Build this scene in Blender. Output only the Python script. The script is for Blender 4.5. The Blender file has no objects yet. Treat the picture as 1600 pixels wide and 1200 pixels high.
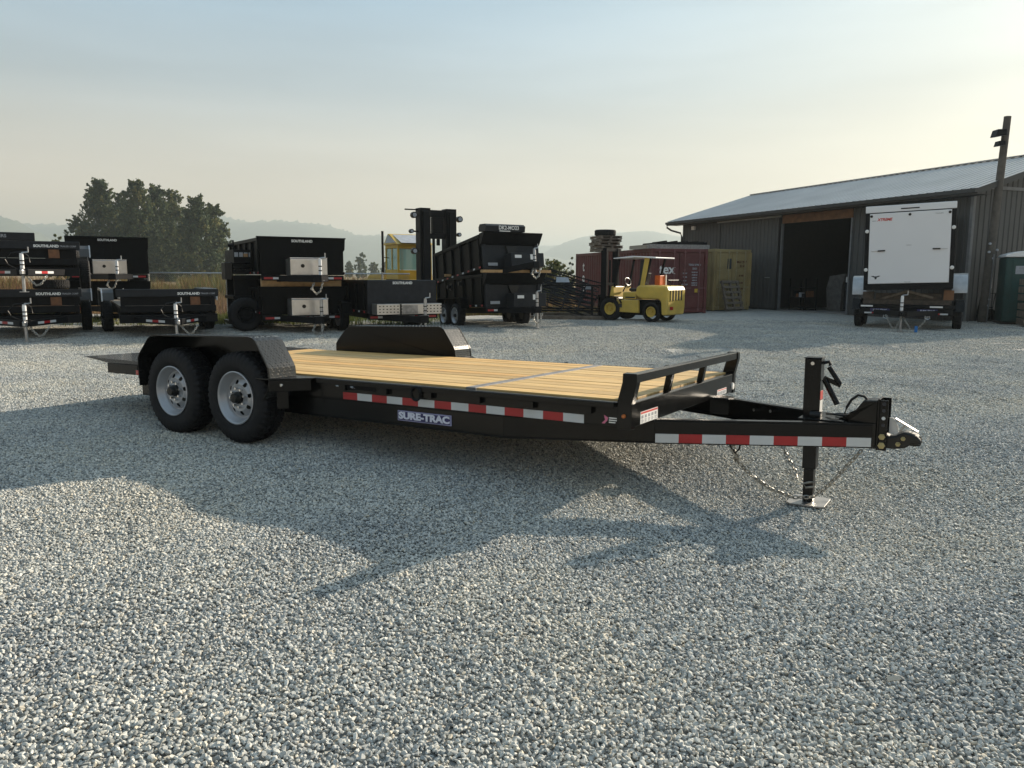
import bpy, bmesh, math, random
import numpy as np
from mathutils import Vector, Matrix
R_ = math.radians
random.seed(7); rng = np.random.default_rng(7)
scn = bpy.context.scene
COL = scn.collection

# ------------------------------------------------------------------ camera
F, PITCH, ROLL, H = 1194.7, .1415, .0039, 1.4117
cam_d = bpy.data.cameras.new("camera"); cam = bpy.data.objects.new("camera", cam_d); COL.objects.link(cam)
cam_d.sensor_width = 36; cam_d.lens = 36*F/1600; cam_d.clip_start = .05; cam_d.clip_end = 30000
cam.matrix_world = Matrix.Translation((0, 0, H)) @ Matrix.Rotation(math.pi/2-PITCH, 4, 'X') @ Matrix.Rotation(ROLL, 4, 'Z')
scn.camera = cam

# ------------------------------------------------------------------ world, sun, exposure
SUN_AZ, SUN_EL = 49.0, 21.0          # azimuth from +Y towards +X
w = bpy.data.worlds.new("World"); scn.world = w; w.use_nodes = True
nt = w.node_tree; nt.nodes.clear()
wo = nt.nodes.new("ShaderNodeOutputWorld"); bg = nt.nodes.new("ShaderNodeBackground")
sky = nt.nodes.new("ShaderNodeTexSky"); sky.sky_type = 'NISHITA'; sky.sun_disc = False
sky.sun_elevation = R_(SUN_EL); sky.sun_rotation = R_(SUN_AZ)
sky.air_density = 1.0; sky.dust_density = 4.0; sky.ozone_density = 1.0; sky.altitude = 50
bg.inputs[1].default_value = .10
def wn(typ, **kw):
    n = nt.nodes.new(typ)
    for k, v in kw.items(): setattr(n, k, v)
    return n
L_ = nt.links.new
# smoke-laden air: pale warm towards the horizon and the sun, grey-blue higher up, with faint streaks of cloud
wtc = wn("ShaderNodeTexCoord"); wsx = wn("ShaderNodeSeparateXYZ"); L_(wtc.outputs["Generated"], wsx.inputs[0])
wr = wn("ShaderNodeValToRGB"); L_(wsx.outputs[2], wr.inputs[0])
SKY_STOPS = [(0.0, (.55, .395, .255)), (.05, (.505, .384, .262)), (.10, (.425, .366, .290)), (.16, (.345, .340, .308)), (.22, (.262, .310, .335)), (.33, (.175, .262, .335)), (.48, (.23, .31, .375)), (1.0, (.20, .285, .37))]
while len(wr.color_ramp.elements) < len(SKY_STOPS): wr.color_ramp.elements.new(.5)
for e_, (p_, c_) in zip(wr.color_ramp.elements, SKY_STOPS): e_.position = p_; e_.color = (*c_, 1)
wdot = wn("ShaderNodeVectorMath", operation='DOT_PRODUCT'); L_(wtc.outputs["Generated"], wdot.inputs[0])
wdot.inputs[1].default_value = (math.sin(R_(SUN_AZ))*math.cos(R_(SUN_EL)), math.cos(R_(SUN_AZ))*math.cos(R_(SUN_EL)), math.sin(R_(SUN_EL)))
wmx = wn("ShaderNodeMath", operation='MAXIMUM'); L_(wdot.outputs["Value"], wmx.inputs[0]); wmx.inputs[1].default_value = 0
wpw = wn("ShaderNodeMath", operation='POWER'); L_(wmx.outputs[0], wpw.inputs[0]); wpw.inputs[1].default_value = 6.5
wgl = wn("ShaderNodeVectorMath", operation='SCALE'); wgl.inputs[0].default_value = (.255, .235, .165); L_(wpw.outputs[0], wgl.inputs["Scale"])
wad = wn("ShaderNodeVectorMath", operation='ADD'); L_(wr.outputs[0], wad.inputs[0]); L_(wgl.outputs[0], wad.inputs[1])
wmp = wn("ShaderNodeMapping"); wmp.inputs["Scale"].default_value = (1.2, 1.2, 9.); wmp.inputs["Rotation"].default_value = (.10, -.16, 0); L_(wtc.outputs["Generated"], wmp.inputs[0])
wnz = wn("ShaderNodeTexNoise"); wnz.inputs["Scale"].default_value = 1.3; wnz.inputs["Detail"].default_value = 5.; L_(wmp.outputs[0], wnz.inputs["Vector"])
wr2 = wn("ShaderNodeMapRange"); wr2.inputs[1].default_value = .3; wr2.inputs[2].default_value = .7; wr2.inputs[3].default_value = .88; wr2.inputs[4].default_value = 1.15; L_(wnz.outputs[0], wr2.inputs[0])
# the smoke is dimmer on the side away from the sun
wbk = wn("ShaderNodeMapRange", interpolation_type='SMOOTHSTEP'); wbk.inputs[1].default_value = -.75; wbk.inputs[2].default_value = .25; wbk.inputs[3].default_value = .72; wbk.inputs[4].default_value = 1.; L_(wdot.outputs["Value"], wbk.inputs[0])
wsb = wn("ShaderNodeVectorMath", operation='SCALE'); L_(wad.outputs[0], wsb.inputs[0]); L_(wbk.outputs[0], wsb.inputs["Scale"])
wsc = wn("ShaderNodeVectorMath", operation='SCALE'); L_(wsb.outputs[0], wsc.inputs[0]); L_(wr2.outputs[0], wsc.inputs["Scale"])
w10 = wn("ShaderNodeVectorMath", operation='SCALE'); L_(wsc.outputs[0], w10.inputs[0]); w10.inputs["Scale"].default_value = 9.2
wmix = wn("ShaderNodeMix", data_type='RGBA'); wmix.inputs[0].default_value = .96; L_(sky.outputs[0], wmix.inputs[6]); L_(w10.outputs[0], wmix.inputs[7])
L_(wmix.outputs[2], bg.inputs[0]); L_(bg.outputs[0], wo.inputs[0])
sd = bpy.data.lights.new("sun", 'SUN'); sun = bpy.data.objects.new("sun", sd); COL.objects.link(sun)
sd.energy = 5.0; sd.angle = R_(.6); sd.color = (1.0, .865, .69)
sv = Vector((math.sin(R_(SUN_AZ))*math.cos(R_(SUN_EL)), math.cos(R_(SUN_AZ))*math.cos(R_(SUN_EL)), math.sin(R_(SUN_EL))))
sun.rotation_euler = sv.to_track_quat('Z', 'Y').to_euler()
scn.view_settings.view_transform = 'Standard'; scn.view_settings.look = 'None'
scn.view_settings.gamma = 1; scn.view_settings.use_curve_mapping = False
scn.view_settings.exposure = 1.06
scn.cycles.max_bounces = 8; scn.cycles.volume_bounces = 1; scn.cycles.transparent_max_bounces = 16

# ------------------------------------------------------------------ helpers
def P(px, py, Y):
    """point of the place seen at photo pixel (px,py) (1600x1200) at distance Y along the view's ground axis"""
    x, y = px-800, py-600
    cr, sr = math.cos(ROLL), math.sin(ROLL)
    x, y = cr*x+sr*y, -sr*x+cr*y
    c, s = math.cos(PITCH), math.sin(PITCH)
    d = Vector((x, F*c-y*s, -F*s-y*c)); t = Y/d.y
    return Vector((0, 0, H))+d*t

def gz(x, y):
    """height of the gravel: gentle humps and the low spot under the jack"""
    d = -.155*np.exp(-(((x-2.05)/1.5)**2+((y-5.05)/1.5)**2))
    d = d + .010*np.sin(x*1.7+.6*np.sin(y*1.1))*np.sin(y*1.3+1.) + .006*np.sin(x*4.1+y*2.3)
    d = d - .016*np.exp(-((x*.80-y*.42+1.7+.25*np.sin(y*.5))/.30)**2) - .016*np.exp(-((x*.80-y*.42+3.2+.25*np.sin(y*.5))/.30)**2) + .012*np.exp(-((x*.80-y*.42+2.45+.25*np.sin(y*.5))/.25)**2)
    d = d + .012*np.sin(x*2.9-y*1.2+np.sin(x*1.3))*np.sin(y*2.7+x*.4)*np.exp(-((y-3)/3.)**2)
    return d

class MB:
    def __init__(s): s.v = []; s.f = []; s.m = []
    def add(s, vs, fs, m=0):
        o = len(s.v); s.v += [tuple(v) for v in vs]; s.f += [[i+o for i in f] for f in fs]; s.m += [m]*len(fs); return s
    def box(s, x0, x1, y0, y1, z0, z1, m=0):
        vs = [(x, y, z) for z in (z0, z1) for y in (y0, y1) for x in (x0, x1)]
        return s.add(vs, [(0,2,3,1),(4,5,7,6),(0,1,5,4),(2,6,7,3),(0,4,6,2),(1,3,7,5)], m)
    def bar(s, a, b, wd, ht, up=(0,0,1), m=0):
        a = Vector(a); b = Vector(b); d = (b-a).normalized(); u = Vector(up)
        if abs(d.dot(u)) > .98: u = Vector((1,0,0))
        r = d.cross(u).normalized()*wd/2; u2 = r.cross(d).normalized()*ht/2
        vs = [p+sr*r+su*u2 for p in (a, b) for sr, su in ((-1,-1),(1,-1),(1,1),(-1,1))]
        return s.add(vs, [(3,2,1,0),(4,5,6,7),(0,1,5,4),(1,2,6,5),(2,3,7,6),(3,0,4,7)], m)
    def tube(s, pts, r, n=8, m=0, closed=False):
        pts = [Vector(p) for p in pts]; k = len(pts); rings = []
        for i, p in enumerate(pts):
            if closed: d = pts[(i+1) % k]-pts[i-1]
            else: d = pts[min(i+1, k-1)]-pts[max(i-1, 0)]
            d.normalize(); u = Vector((0,0,1)) if abs(d.z) < .95 else Vector((1,0,0))
            a = d.cross(u).normalized(); b = a.cross(d).normalized()
            rr = r[i] if isinstance(r, (list, tuple)) else r
            rings.append([p+(a*math.cos(t)+b*math.sin(t))*rr for t in [2*math.pi*j/n for j in range(n)]])
        vs = [v for rg in rings for v in rg]; fs = []
        for i in range(k if closed else k-1):
            i2 = (i+1) % k
            fs += [(i*n+j, i*n+(j+1) % n, i2*n+(j+1) % n, i2*n+j) for j in range(n)]
        if not closed: fs += [tuple(range(n))[::-1], tuple((k-1)*n+j for j in range(n))]
        return s.add(vs, fs, m)
    def cyl(s, a, b, r, n=16, m=0): return s.tube([a, b], r, n, m)
    def prism(s, poly, axis, a, b, m=0):
        """poly of 2-D points extruded along axis ('x','y','z') from a to b"""
        def mk(p, t): return {'y': (p[0], t, p[1]), 'x': (t, p[0], p[1]), 'z': (p[0], p[1], t)}[axis]
        n = len(poly); vs = [mk(p, a) for p in poly]+[mk(p, b) for p in poly]
        fs = [tuple(range(n))[::-1], tuple(range(n, 2*n))]+[(i, (i+1) % n, n+(i+1) % n, n+i) for i in range(n)]
        return s.add(vs, fs, m)
    def strip(s, prof, axis, a, b, th, m=0):
        """open profile (list of 2-D points) given thickness th and extruded: a bent sheet"""
        q = []
        for i, p in enumerate(prof):
            p0 = Vector(prof[max(i-1, 0)]); p1 = Vector(prof[min(i+1, len(prof)-1)]); d = (p1-p0).normalized()
            q.append((p[0]+d.y*th, p[1]-d.x*th))
        return s.prism(list(prof)+q[::-1], axis, a, b, m) if False else s._sheet(prof, q, axis, a, b, m)
    def _sheet(s, A, B, axis, a, b, m):
        def mk(p, t): return {'y': (p[0], t, p[1]), 'x': (t, p[0], p[1]), 'z': (p[0], p[1], t)}[axis]
        n = len(A); vs = [mk(p, a) for p in A]+[mk(p, b) for p in A]+[mk(p, a) for p in B]+[mk(p, b) for p in B]
        fs = []
        for i in range(n-1):
            fs += [(i, i+1, n+i+1, n+i), (2*n+i+1, 2*n+i, 3*n+i, 3*n+i+1), (i, 2*n+i, 2*n+i+1, i+1), (n+i+1, 3*n+i+1, 3*n+i, n+i)]
        fs += [(0, n, 3*n, 2*n), (n-1, 3*n-1, 4*n-1, 2*n-1)]
        return s.add(vs, fs, m)
    def lathe(s, prof, c, axis='y', n=48, m=0, closed=True):
        vs = []; k = len(prof)
        for j in range(n):
            t = 2*math.pi*j/n; ct, st = math.cos(t), math.sin(t)
            for r, h in prof:
                vs.append({'y': (c[0]+r*ct, c[1]+h, c[2]+r*st), 'z': (c[0]+r*ct, c[1]+r*st, c[2]+h), 'x': (c[0]+h, c[1]+r*ct, c[2]+r*st)}[axis])
        fs = []
        for j in range(n):
            j2 = (j+1) % n
            for i in range(k if closed else k-1):
                i2 = (i+1) % k
                fs.append((j*k+i, j*k+i2, j2*k+i2, j2*k+i))
        return s.add(vs, fs, m)
    def xf(s, M):
        s.v = [tuple(M @ Vector(v)) for v in s.v]; return s
    def build(s, name, mats, parent=None, bevel=0, smooth=False, fix=True):
        me = bpy.data.meshes.new(name); me.from_pydata(s.v, [], s.f)
        if not isinstance(mats, (list, tuple)): mats = [mats]
        for m in mats: me.materials.append(m)
        if len(mats) > 1: me.polygons.foreach_set("material_index", s.m)
        if fix:
            bm = bmesh.new(); bm.from_mesh(me); bmesh.ops.recalc_face_normals(bm, faces=bm.faces); bm.to_mesh(me); bm.free()
        if smooth: me.shade_smooth()
        o = bpy.data.objects.new(name, me); COL.objects.link(o)
        if parent: o.parent = parent
        if bevel:
            b = o.modifiers.new("bevel", 'BEVEL'); b.width = bevel; b.segments = 2; b.limit_method = 'ANGLE'; b.angle_limit = R_(35)
        if smooth:
            e = o.modifiers.new("es", 'EDGE_SPLIT'); e.split_angle = R_(smooth if smooth is not True else 35)
        return o

def tag(o, label, cat, group=None):
    o["label"] = label; o["category"] = cat
    if group: o["group"] = group
    return o
def thing(name, label, cat, loc=(0,0,0), rz=0, group=None, pitch=0):
    o = bpy.data.objects.new(name, None); COL.objects.link(o); o.empty_display_size = .2
    o.matrix_world = Matrix.Translation(loc) @ Matrix.Rotation(rz, 4, 'Z') @ Matrix.Rotation(-pitch, 4, 'Y')
    return tag(o, label, cat, group)
def struct(o, kind="structure"): o["kind"] = kind; return o
def copy_tree(o, parent=None):
    c = o.copy(); COL.objects.link(c)
    if parent: c.parent = parent
    for ch in o.children: copy_tree(ch, c)
    return c
def text(name, s, size, M, mat, parent, sx=1.0, bold=0.0, depth=.0015, shear=0, align='CENTER'):
    """lettering as a thin mesh; M places the text's own plane (x right, y up, z out)"""
    cu = bpy.data.curves.new("t", 'FONT'); cu.body = s; cu.size = size; cu.extrude = depth; cu.offset = bold; cu.shear = shear
    cu.align_x = align; cu.align_y = 'CENTER'; cu.resolution_u = 3
    t = bpy.data.objects.new("t", cu); COL.objects.link(t)
    me = bpy.data.meshes.new_from_object(t.evaluated_get(bpy.context.evaluated_depsgraph_get()))
    bpy.data.objects.remove(t); me.transform(M @ Matrix.Scale(sx, 4, (1,0,0)))
    me.materials.clear(); me.materials.append(mat)
    o = bpy.data.objects.new(name, me); COL.objects.link(o); o.parent = parent
    return o
def face_M(origin, xdir, ydir):
    x = Vector(xdir).normalized(); y = Vector(ydir).normalized(); z = x.cross(y)
    M = Matrix.Identity(4)
    for i, a in enumerate((x, y, z)):
        for j in range(3): M[j][i] = a[j]
    M.translation = Vector(origin); return M

# ------------------------------------------------------------------ materials
def new_mat(name):
    m = bpy.data.materials.new(name); m.use_nodes = True
    return m, m.node_tree, m.node_tree.nodes["Principled BSDF"]
def N(t, typ, **kw):
    n = t.nodes.new(typ)
    for k, v in kw.items():
        if k in n.inputs: n.inputs[k].default_value = v
        else: setattr(n, k, v)
    return n
def ramp(t, fac, stops):
    r = t.nodes.new("ShaderNodeValToRGB"); e = r.color_ramp.elements
    while len(e) < len(stops): e.new(.5)
    for i, (p, c) in enumerate(stops): e[i].position = p; e[i].color = (*c, 1) if len(c) == 3 else c
    t.links.new(fac, r.inputs[0]); return r
def mat(name, col, rough=.5, metal=0., var=.15, scale=6., bump=0., bscale=60., coat=0., dust=0., spec=.5):
    m, t, b = new_mat(name)
    tc = N(t, "ShaderNodeTexCoord")
    nz = N(t, "ShaderNodeTexNoise", Scale=scale, Detail=6.); t.links.new(tc.outputs["Object"], nz.inputs["Vector"])
    lo = tuple(c*(1-var) for c in col); hi = tuple(min(1, c*(1+var)) for c in col)
    r = ramp(t, nz.outputs["Fac"], [(.3, lo), (.7, hi)])
    out = r.outputs[0]
    if dust:
        n2 = N(t, "ShaderNodeTexNoise", Scale=scale*2.7, Detail=8., Roughness=.7); t.links.new(tc.outputs["Object"], n2.inputs["Vector"])
        r2 = ramp(t, n2.outputs["Fac"], [(.45, (0,0,0)), (.75, (dust,)*3)])
        mx = N(t, "ShaderNodeMix", data_type='RGBA'); t.links.new(r2.outputs[0], mx.inputs[0]); t.links.new(out, mx.inputs[6]); mx.inputs[7].default_value = (.22, .20, .17, 1)
        out = mx.outputs[2]
    t.links.new(out, b.inputs["Base Color"])
    mr = N(t, "ShaderNodeMapRange"); mr.inputs[3].default_value = rough*.8; mr.inputs[4].default_value = min(1, rough*1.25)
    t.links.new(nz.outputs["Fac"], mr.inputs[0]); t.links.new(mr.outputs[0], b.inputs["Roughness"])
    b.inputs["Metallic"].default_value = metal; b.inputs["Specular IOR Level"].default_value = spec; b.inputs["Coat Weight"].default_value = coat; b.inputs["Coat Roughness"].default_value = .08
    if bump:
        n3 = N(t, "ShaderNodeTexNoise", Scale=bscale, Detail=4.); t.links.new(tc.outputs["Object"], n3.inputs["Vector"])
        bp = N(t, "ShaderNodeBump", Strength=bump, Distance=.01); t.links.new(n3.outputs["Fac"], bp.inputs["Height"]); t.links.new(bp.outputs[0], b.inputs["Normal"])
    return m
M = {}
M['black'] = mat("black_paint", (.0035, .0037, .004), .24, coat=.12, var=.15, bump=.03, bscale=5, dust=.0, spec=.18)
M['tyre'] = mat("rubber", (.009, .009, .0105), .7, bump=.3, bscale=160, dust=.04, spec=.3)
M['silver'] = mat("silver_paint", (.38, .39, .41), .36, .45, var=.06)
M['hub'] = mat("black_hub", (.007, .007, .007), .35, spec=.35)
M['chrome'] = mat("bright_metal", (.62, .62, .62), .22, 1., var=.05)
M['zinc'] = mat("zinc_chain", (.34, .33, .30), .45, .8, var=.3, scale=30)
M['red'] = mat("reflective_red", (.34, .012, .016), .35, var=.08)
M['white'] = mat("reflective_white", (.52, .54, .55), .38, var=.05)
M['paper'] = mat("white_sticker", (.78, .77, .74), .5, var=.03)
M['blue'] = mat("logo_blue", (.012, .014, .10), .3)
M['lilac'] = mat("logo_border", (.26, .26, .42), .4)
M['letter'] = mat("logo_silver", (.66, .68, .78), .4, var=.12, scale=40)
M['ink'] = mat("ink", (.03, .03, .035), .6)
M['inkred'] = mat("ink_red", (.55, .05, .04), .5)
M['inkgrey'] = mat("ink_grey", (.30, .31, .33), .5)
M['pink'] = mat("pink_print", (.60, .16, .26), .5)
M['amber'] = mat("amber_lens", (.45, .12, .02), .2, coat=.5)
M['lens'] = mat("red_lens", (.35, .015, .01), .15, coat=.6)
M['yellow'] = mat("yellow_zinc", (.36, .31, .16), .42, .6)
M['steel'] = mat("bare_steel", (.30, .29, .28), .38, .7, var=.25, scale=14)
M['seam'] = mat("worn_steel_seam", (.20, .19, .185), .6, .3, var=.3, scale=12)
M['palewood'] = mat("pale_splinter", (.48, .43, .35), .8)
M['matte'] = mat("satin_black_body", (.0035, .0038, .0042), .42, var=.2, spec=.09)
M['wood_dark'] = mat("dark_brown_timber", (.075, .058, .045), .85, var=.4, scale=9, bump=.4, bscale=40)  # weathered timber pattern in a darker brown
M['seat'] = mat("black_vinyl", (.02, .02, .02), .6)
M['dark'] = mat("dark_steel", (.008, .0085, .010), .40, var=.25, dust=.015, spec=.10)
M['navy'] = mat("satin_black_rail", (.020, .022, .026), .38, var=.2, dust=.02, spec=.16)
M['greyplate'] = mat("fender_plate", (.060, .064, .068), .42, .1, var=.15, dust=.08)
M['lightmetal'] = mat("galvanised", (.42, .43, .44), .35, .8, var=.15)
M['aluminium'] = mat("aluminium_box", (.55, .54, .52), .30, .9, var=.1)
M['wood_old'] = mat("weathered_timber", (.16, .13, .10), .85, var=.4, scale=9, bump=.4, bscale=40)
M['wood_new'] = mat("pale_timber", (.42, .26, .12), .75, var=.25, scale=8, bump=.3, bscale=40)
M['wood_brown'] = mat("brown_timber", (.17, .075, .035), .8, var=.3, scale=10)
M['fk_yellow'] = mat("forklift_yellow", (.60, .42, .075), .42, var=.14, scale=3, dust=.18, coat=.1)
M['fk_yellow2'] = mat("old_yellow", (.52, .34, .035), .45, var=.2, scale=3, dust=.2)
M['maroon'] = mat("container_maroon", (.115, .026, .024), .62, var=.22, scale=1.4, dust=.12)
M['olive'] = mat("container_yellow", (.37, .28, .125), .6, var=.2, scale=1.6, dust=.15)
M['rustbrown'] = mat("rusty_stencil", (.13, .055, .025), .8)
M['paintwhite'] = mat("white_paint", (.80, .80, .80), .3, var=.02)
M['boxwhite'] = mat("white_skin", (.74, .75, .77), .22, var=.015, scale=1.5, bump=.05, bscale=2.0)
M['siding'] = mat("charcoal_siding", (.058, .059, .059), .5, var=.14, scale=.8, dust=.06)
M['siding_trim'] = mat("grey_trim", (.16, .165, .17), .5)
M['fascia'] = mat("dark_fascia", (.035, .034, .033), .5)
M['roofing'] = mat("galvalume_roof", (.46, .455, .445), .45, .35, var=.14, scale=.6)
M['header'] = mat("timber_header", (.20, .10, .05), .8, var=.25, scale=5)
M['concrete'] = mat("concrete_floor", (.20, .19, .18), .85)
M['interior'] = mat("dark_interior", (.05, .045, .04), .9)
M['cover'] = mat("dusty_cover", (.11, .105, .10), .8, var=.3)
M['pole'] = mat("pole_wood", (.095, .083, .070), .9, var=.3, scale=5, bump=.5, bscale=25)
M['potty'] = mat("green_plastic", (.012, .055, .050), .5, var=.15)
M['orange'] = mat("orange_paint", (.62, .13, .02), .55)
M['redbin'] = mat("red_bin", (.40, .03, .03), .5)
M['bluerope'] = mat("blue_strap", (.02, .16, .45), .6)
M['curtain'] = mat("grey_plastic_sheet", (.16, .16, .16), .6)
M['tarp'] = mat("grey_tarp", (.35, .37, .40), .5)
M['bark'] = mat("bark", (.07, .055, .04), .9)

def diamond_plate():
    m, t, b = new_mat("diamond_plate")
    tc = N(t, "ShaderNodeTexCoord")
    b.inputs["Base Color"].default_value = (.012, .012, .012, 1); b.inputs["Roughness"].default_value = .24; b.inputs["Coat Weight"].default_value = .6; b.inputs["Coat Roughness"].default_value = .10
    hs = []
    for rot, off in ((R_(45), 0.), (R_(-45), .5)):
        mp = N(t, "ShaderNodeMapping"); mp.inputs["Rotation"].default_value = (0, 0, rot); mp.inputs["Scale"].default_value = (26, 60, 1); mp.inputs["Location"].default_value = (off, off*2, 0)
        # unroll the plate: length along the surface in x, y across
        uv = N(t, "ShaderNodeUVMap"); t.links.new(uv.outputs[0], mp.inputs[0])
        v = N(t, "ShaderNodeTexVoronoi", Scale=1., Randomness=0.); v.voronoi_dimensions = '2D'; t.links.new(mp.outputs[0], v.inputs["Vector"])
        r = ramp(t, v.outputs["Distance"], [(.18, (1,1,1)), (.42, (0,0,0))]); hs.append(r)
    mx = N(t, "ShaderNodeMath", operation='MAXIMUM'); t.links.new(hs[0].outputs[0], mx.inputs[0]); t.links.new(hs[1].outputs[0], mx.inputs[1])
    bp = N(t, "ShaderNodeBump", Strength=1., Distance=.011); t.links.new(mx.outputs[0], bp.inputs["Height"]); t.links.new(bp.outputs[0], b.inputs["Normal"])
    return m
M['plate'] = diamond_plate()
M['gloss'] = mat("gloss_black_plate", (.010, .010, .010), .22, coat=.5, var=.2, dust=.02)

def wood_deck():
    m, t, b = new_mat("pine_planks")
    tc = N(t, "ShaderNodeTexCoord"); at = N(t, "ShaderNodeAttribute", attribute_name="plank")
    off = N(t, "ShaderNodeCombineXYZ"); ml = N(t, "ShaderNodeMath", operation='MULTIPLY'); ml.inputs[1].default_value = 13.7
    t.links.new(at.outputs["Fac"], ml.inputs[0]); t.links.new(ml.outputs[0], off.inputs[0]); t.links.new(ml.outputs[0], off.inputs[2])
    ad = N(t, "ShaderNodeVectorMath", operation='ADD'); t.links.new(tc.outputs["Object"], ad.inputs[0]); t.links.new(off.outputs[0], ad.inputs[1])
    mp = N(t, "ShaderNodeMapping"); mp.inputs["Scale"].default_value = (.9, 22, 22); t.links.new(ad.outputs[0], mp.inputs[0])
    n1 = N(t, "ShaderNodeTexNoise", Scale=1.6, Detail=7., Roughness=.65, Distortion=.6); t.links.new(mp.outputs[0], n1.inputs["Vector"])
    r1 = ramp(t, n1.outputs["Fac"], [(.28, (.28, .155, .050)), (.44, (.53, .345, .130)), (.58, (.65, .46, .205)), (.68, (.49, .31, .115)), (.80, (.31, .18, .06))])
    # knots
    mp2 = N(t, "ShaderNodeMapping"); mp2.inputs["Scale"].default_value = (1.4, 6.5, 6.5); t.links.new(ad.outputs[0], mp2.inputs[0])
    v = N(t, "ShaderNodeTexVoronoi", Scale=1.); t.links.new(mp2.outputs[0], v.inputs["Vector"])
    r2 = ramp(t, v.outputs["Distance"], [(.05, (.30, .18, .09)), (.14, (1, 1, 1))])
    mx = N(t, "ShaderNodeMix", data_type='RGBA', blend_type='MULTIPLY'); mx.inputs[0].default_value = .8; t.links.new(r1.outputs[0], mx.inputs[6]); t.links.new(r2.outputs[0], mx.inputs[7])
    # plank to plank tone
    wn = N(t, "ShaderNodeTexWhiteNoise", noise_dimensions='1D'); t.links.new(ml.outputs[0], wn.inputs["W"])
    r3 = ramp(t, wn.outputs["Value"], [(0, (.70, .66, .58)), (.35, (.95, .93, .90)), (.6, (1.04, 1.0, .92)), (1, (.98, .82, .60))])
    m3 = N(t, "ShaderNodeMix", data_type='RGBA', blend_type='MULTIPLY'); m3.inputs[0].default_value = 1.; t.links.new(mx.outputs[2], m3.inputs[6]); t.links.new(r3.outputs[0], m3.inputs[7])
    t.links.new(m3.outputs[2], b.inputs["Base Color"]); b.inputs["Roughness"].default_value = .65
    bp = N(t, "ShaderNodeBump", Strength=.25, Distance=.003); t.links.new(n1.outputs["Fac"], bp.inputs["Height"]); t.links.new(bp.outputs[0], b.inputs["Normal"])
    return m
M['deck'] = wood_deck()

STONES = [(0, (.18, .19, .19)), (.18, (.315, .325, .318)), (.45, (.45, .455, .435)), (.68, (.545, .542, .51)), (.86, (.60, .594, .555)), (.95, (.52, .465, .37)), (1, (.68, .672, .63))]
def stone_mat():
    m, t, b = new_mat("gravel_stone")
    oi = N(t, "ShaderNodeAttribute", attribute_name="tone"); tc = N(t, "ShaderNodeTexCoord")
    r = ramp(t, oi.outputs["Fac"], STONES)
    nz = N(t, "ShaderNodeTexNoise", Scale=120., Detail=3.); t.links.new(tc.outputs["Object"], nz.inputs["Vector"])
    r2 = ramp(t, nz.outputs["Fac"], [(.3, (.85, .85, .85)), (.7, (1.1, 1.1, 1.1))])
    mx = N(t, "ShaderNodeMix", data_type='RGBA', blend_type='MULTIPLY'); mx.inputs[0].default_value = 1.; t.links.new(r.outputs[0], mx.inputs[6]); t.links.new(r2.outputs[0], mx.inputs[7])
    ge = N(t, "ShaderNodeNewGeometry"); n2 = N(t, "ShaderNodeTexNoise", Scale=.55, Detail=5., Roughness=.6); t.links.new(ge.outputs["Position"], n2.inputs["Vector"])
    r4 = ramp(t, n2.outputs["Fac"], [(.36, (.80, .82, .84)), (.52, (.98, .98, .96)), (.66, (1.06, 1.02, .94))])
    m2 = N(t, "ShaderNodeMix", data_type='RGBA', blend_type='MULTIPLY'); m2.inputs[0].default_value = 1.; t.links.new(mx.outputs[2], m2.inputs[6]); t.links.new(r4.outputs[0], m2.inputs[7])
    t.links.new(m2.outputs[2], b.inputs["Base Color"]); b.inputs["Roughness"].default_value = .85
    return m
M['stone'] = stone_mat()
def gravel_mat():
    """gravel as a surface: cells of stone with their own tone, dark gaps, wide patches of dust"""
    m, t, b = new_mat("gravel_surface")
    tc = N(t, "ShaderNodeTexCoord")
    cols = []; hts = []
    for sc in (38., 21.):
        v = N(t, "ShaderNodeTexVoronoi", Scale=sc); v.voronoi_dimensions = '2D'; t.links.new(tc.outputs["Object"], v.inputs["Vector"])
        sp = N(t, "ShaderNodeSeparateColor"); t.links.new(v.outputs["Color"], sp.inputs[0])
        cols.append(ramp(t, sp.outputs[0], STONES)); hts.append(v.outputs["Distance"])
    nb = N(t, "ShaderNodeTexNoise", Scale=5., Detail=3.); t.links.new(tc.outputs["Object"], nb.inputs["Vector"])
    mxc = N(t, "ShaderNodeMix", data_type='RGBA'); t.links.new(nb.outputs["Fac"], mxc.inputs[0]); t.links.new(cols[0].outputs[0], mxc.inputs[6]); t.links.new(cols[1].outputs[0], mxc.inputs[7])
    nl = N(t, "ShaderNodeTexNoise", Scale=.35, Detail=6., Roughness=.6); t.links.new(tc.outputs["Object"], nl.inputs["Vector"])
    rl = ramp(t, nl.outputs["Fac"], [(.35, (.66, .665, .67)), (.65, (.82, .80, .765))])
    mx = N(t, "ShaderNodeMix", data_type='RGBA', blend_type='MULTIPLY'); mx.inputs[0].default_value = 1.; t.links.new(mxc.outputs[2], mx.inputs[6]); t.links.new(rl.outputs[0], mx.inputs[7])
    t.links.new(mx.outputs[2], b.inputs["Base Color"]); b.inputs["Roughness"].default_value = .9
    iv = N(t, "ShaderNodeMath", operation='SUBTRACT'); iv.inputs[0].default_value = 1.; t.links.new(hts[0], iv.inputs[1])
    n4 = N(t, "ShaderNodeTexNoise", Scale=2.2, Detail=5.); t.links.new(tc.outputs["Object"], n4.inputs["Vector"])
    ad = N(t, "ShaderNodeMath", operation='MULTIPLY_ADD'); t.links.new(n4.outputs["Fac"], ad.inputs[0]); ad.inputs[1].default_value = 2.0; t.links.new(iv.outputs[0], ad.inputs[2])
    bp = N(t, "ShaderNodeBump", Strength=.9, Distance=.02); t.links.new(ad.outputs[0], bp.inputs["Height"]); t.links.new(bp.outputs[0], b.inputs["Normal"])
    return m
M['gravel'] = gravel_mat()
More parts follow.
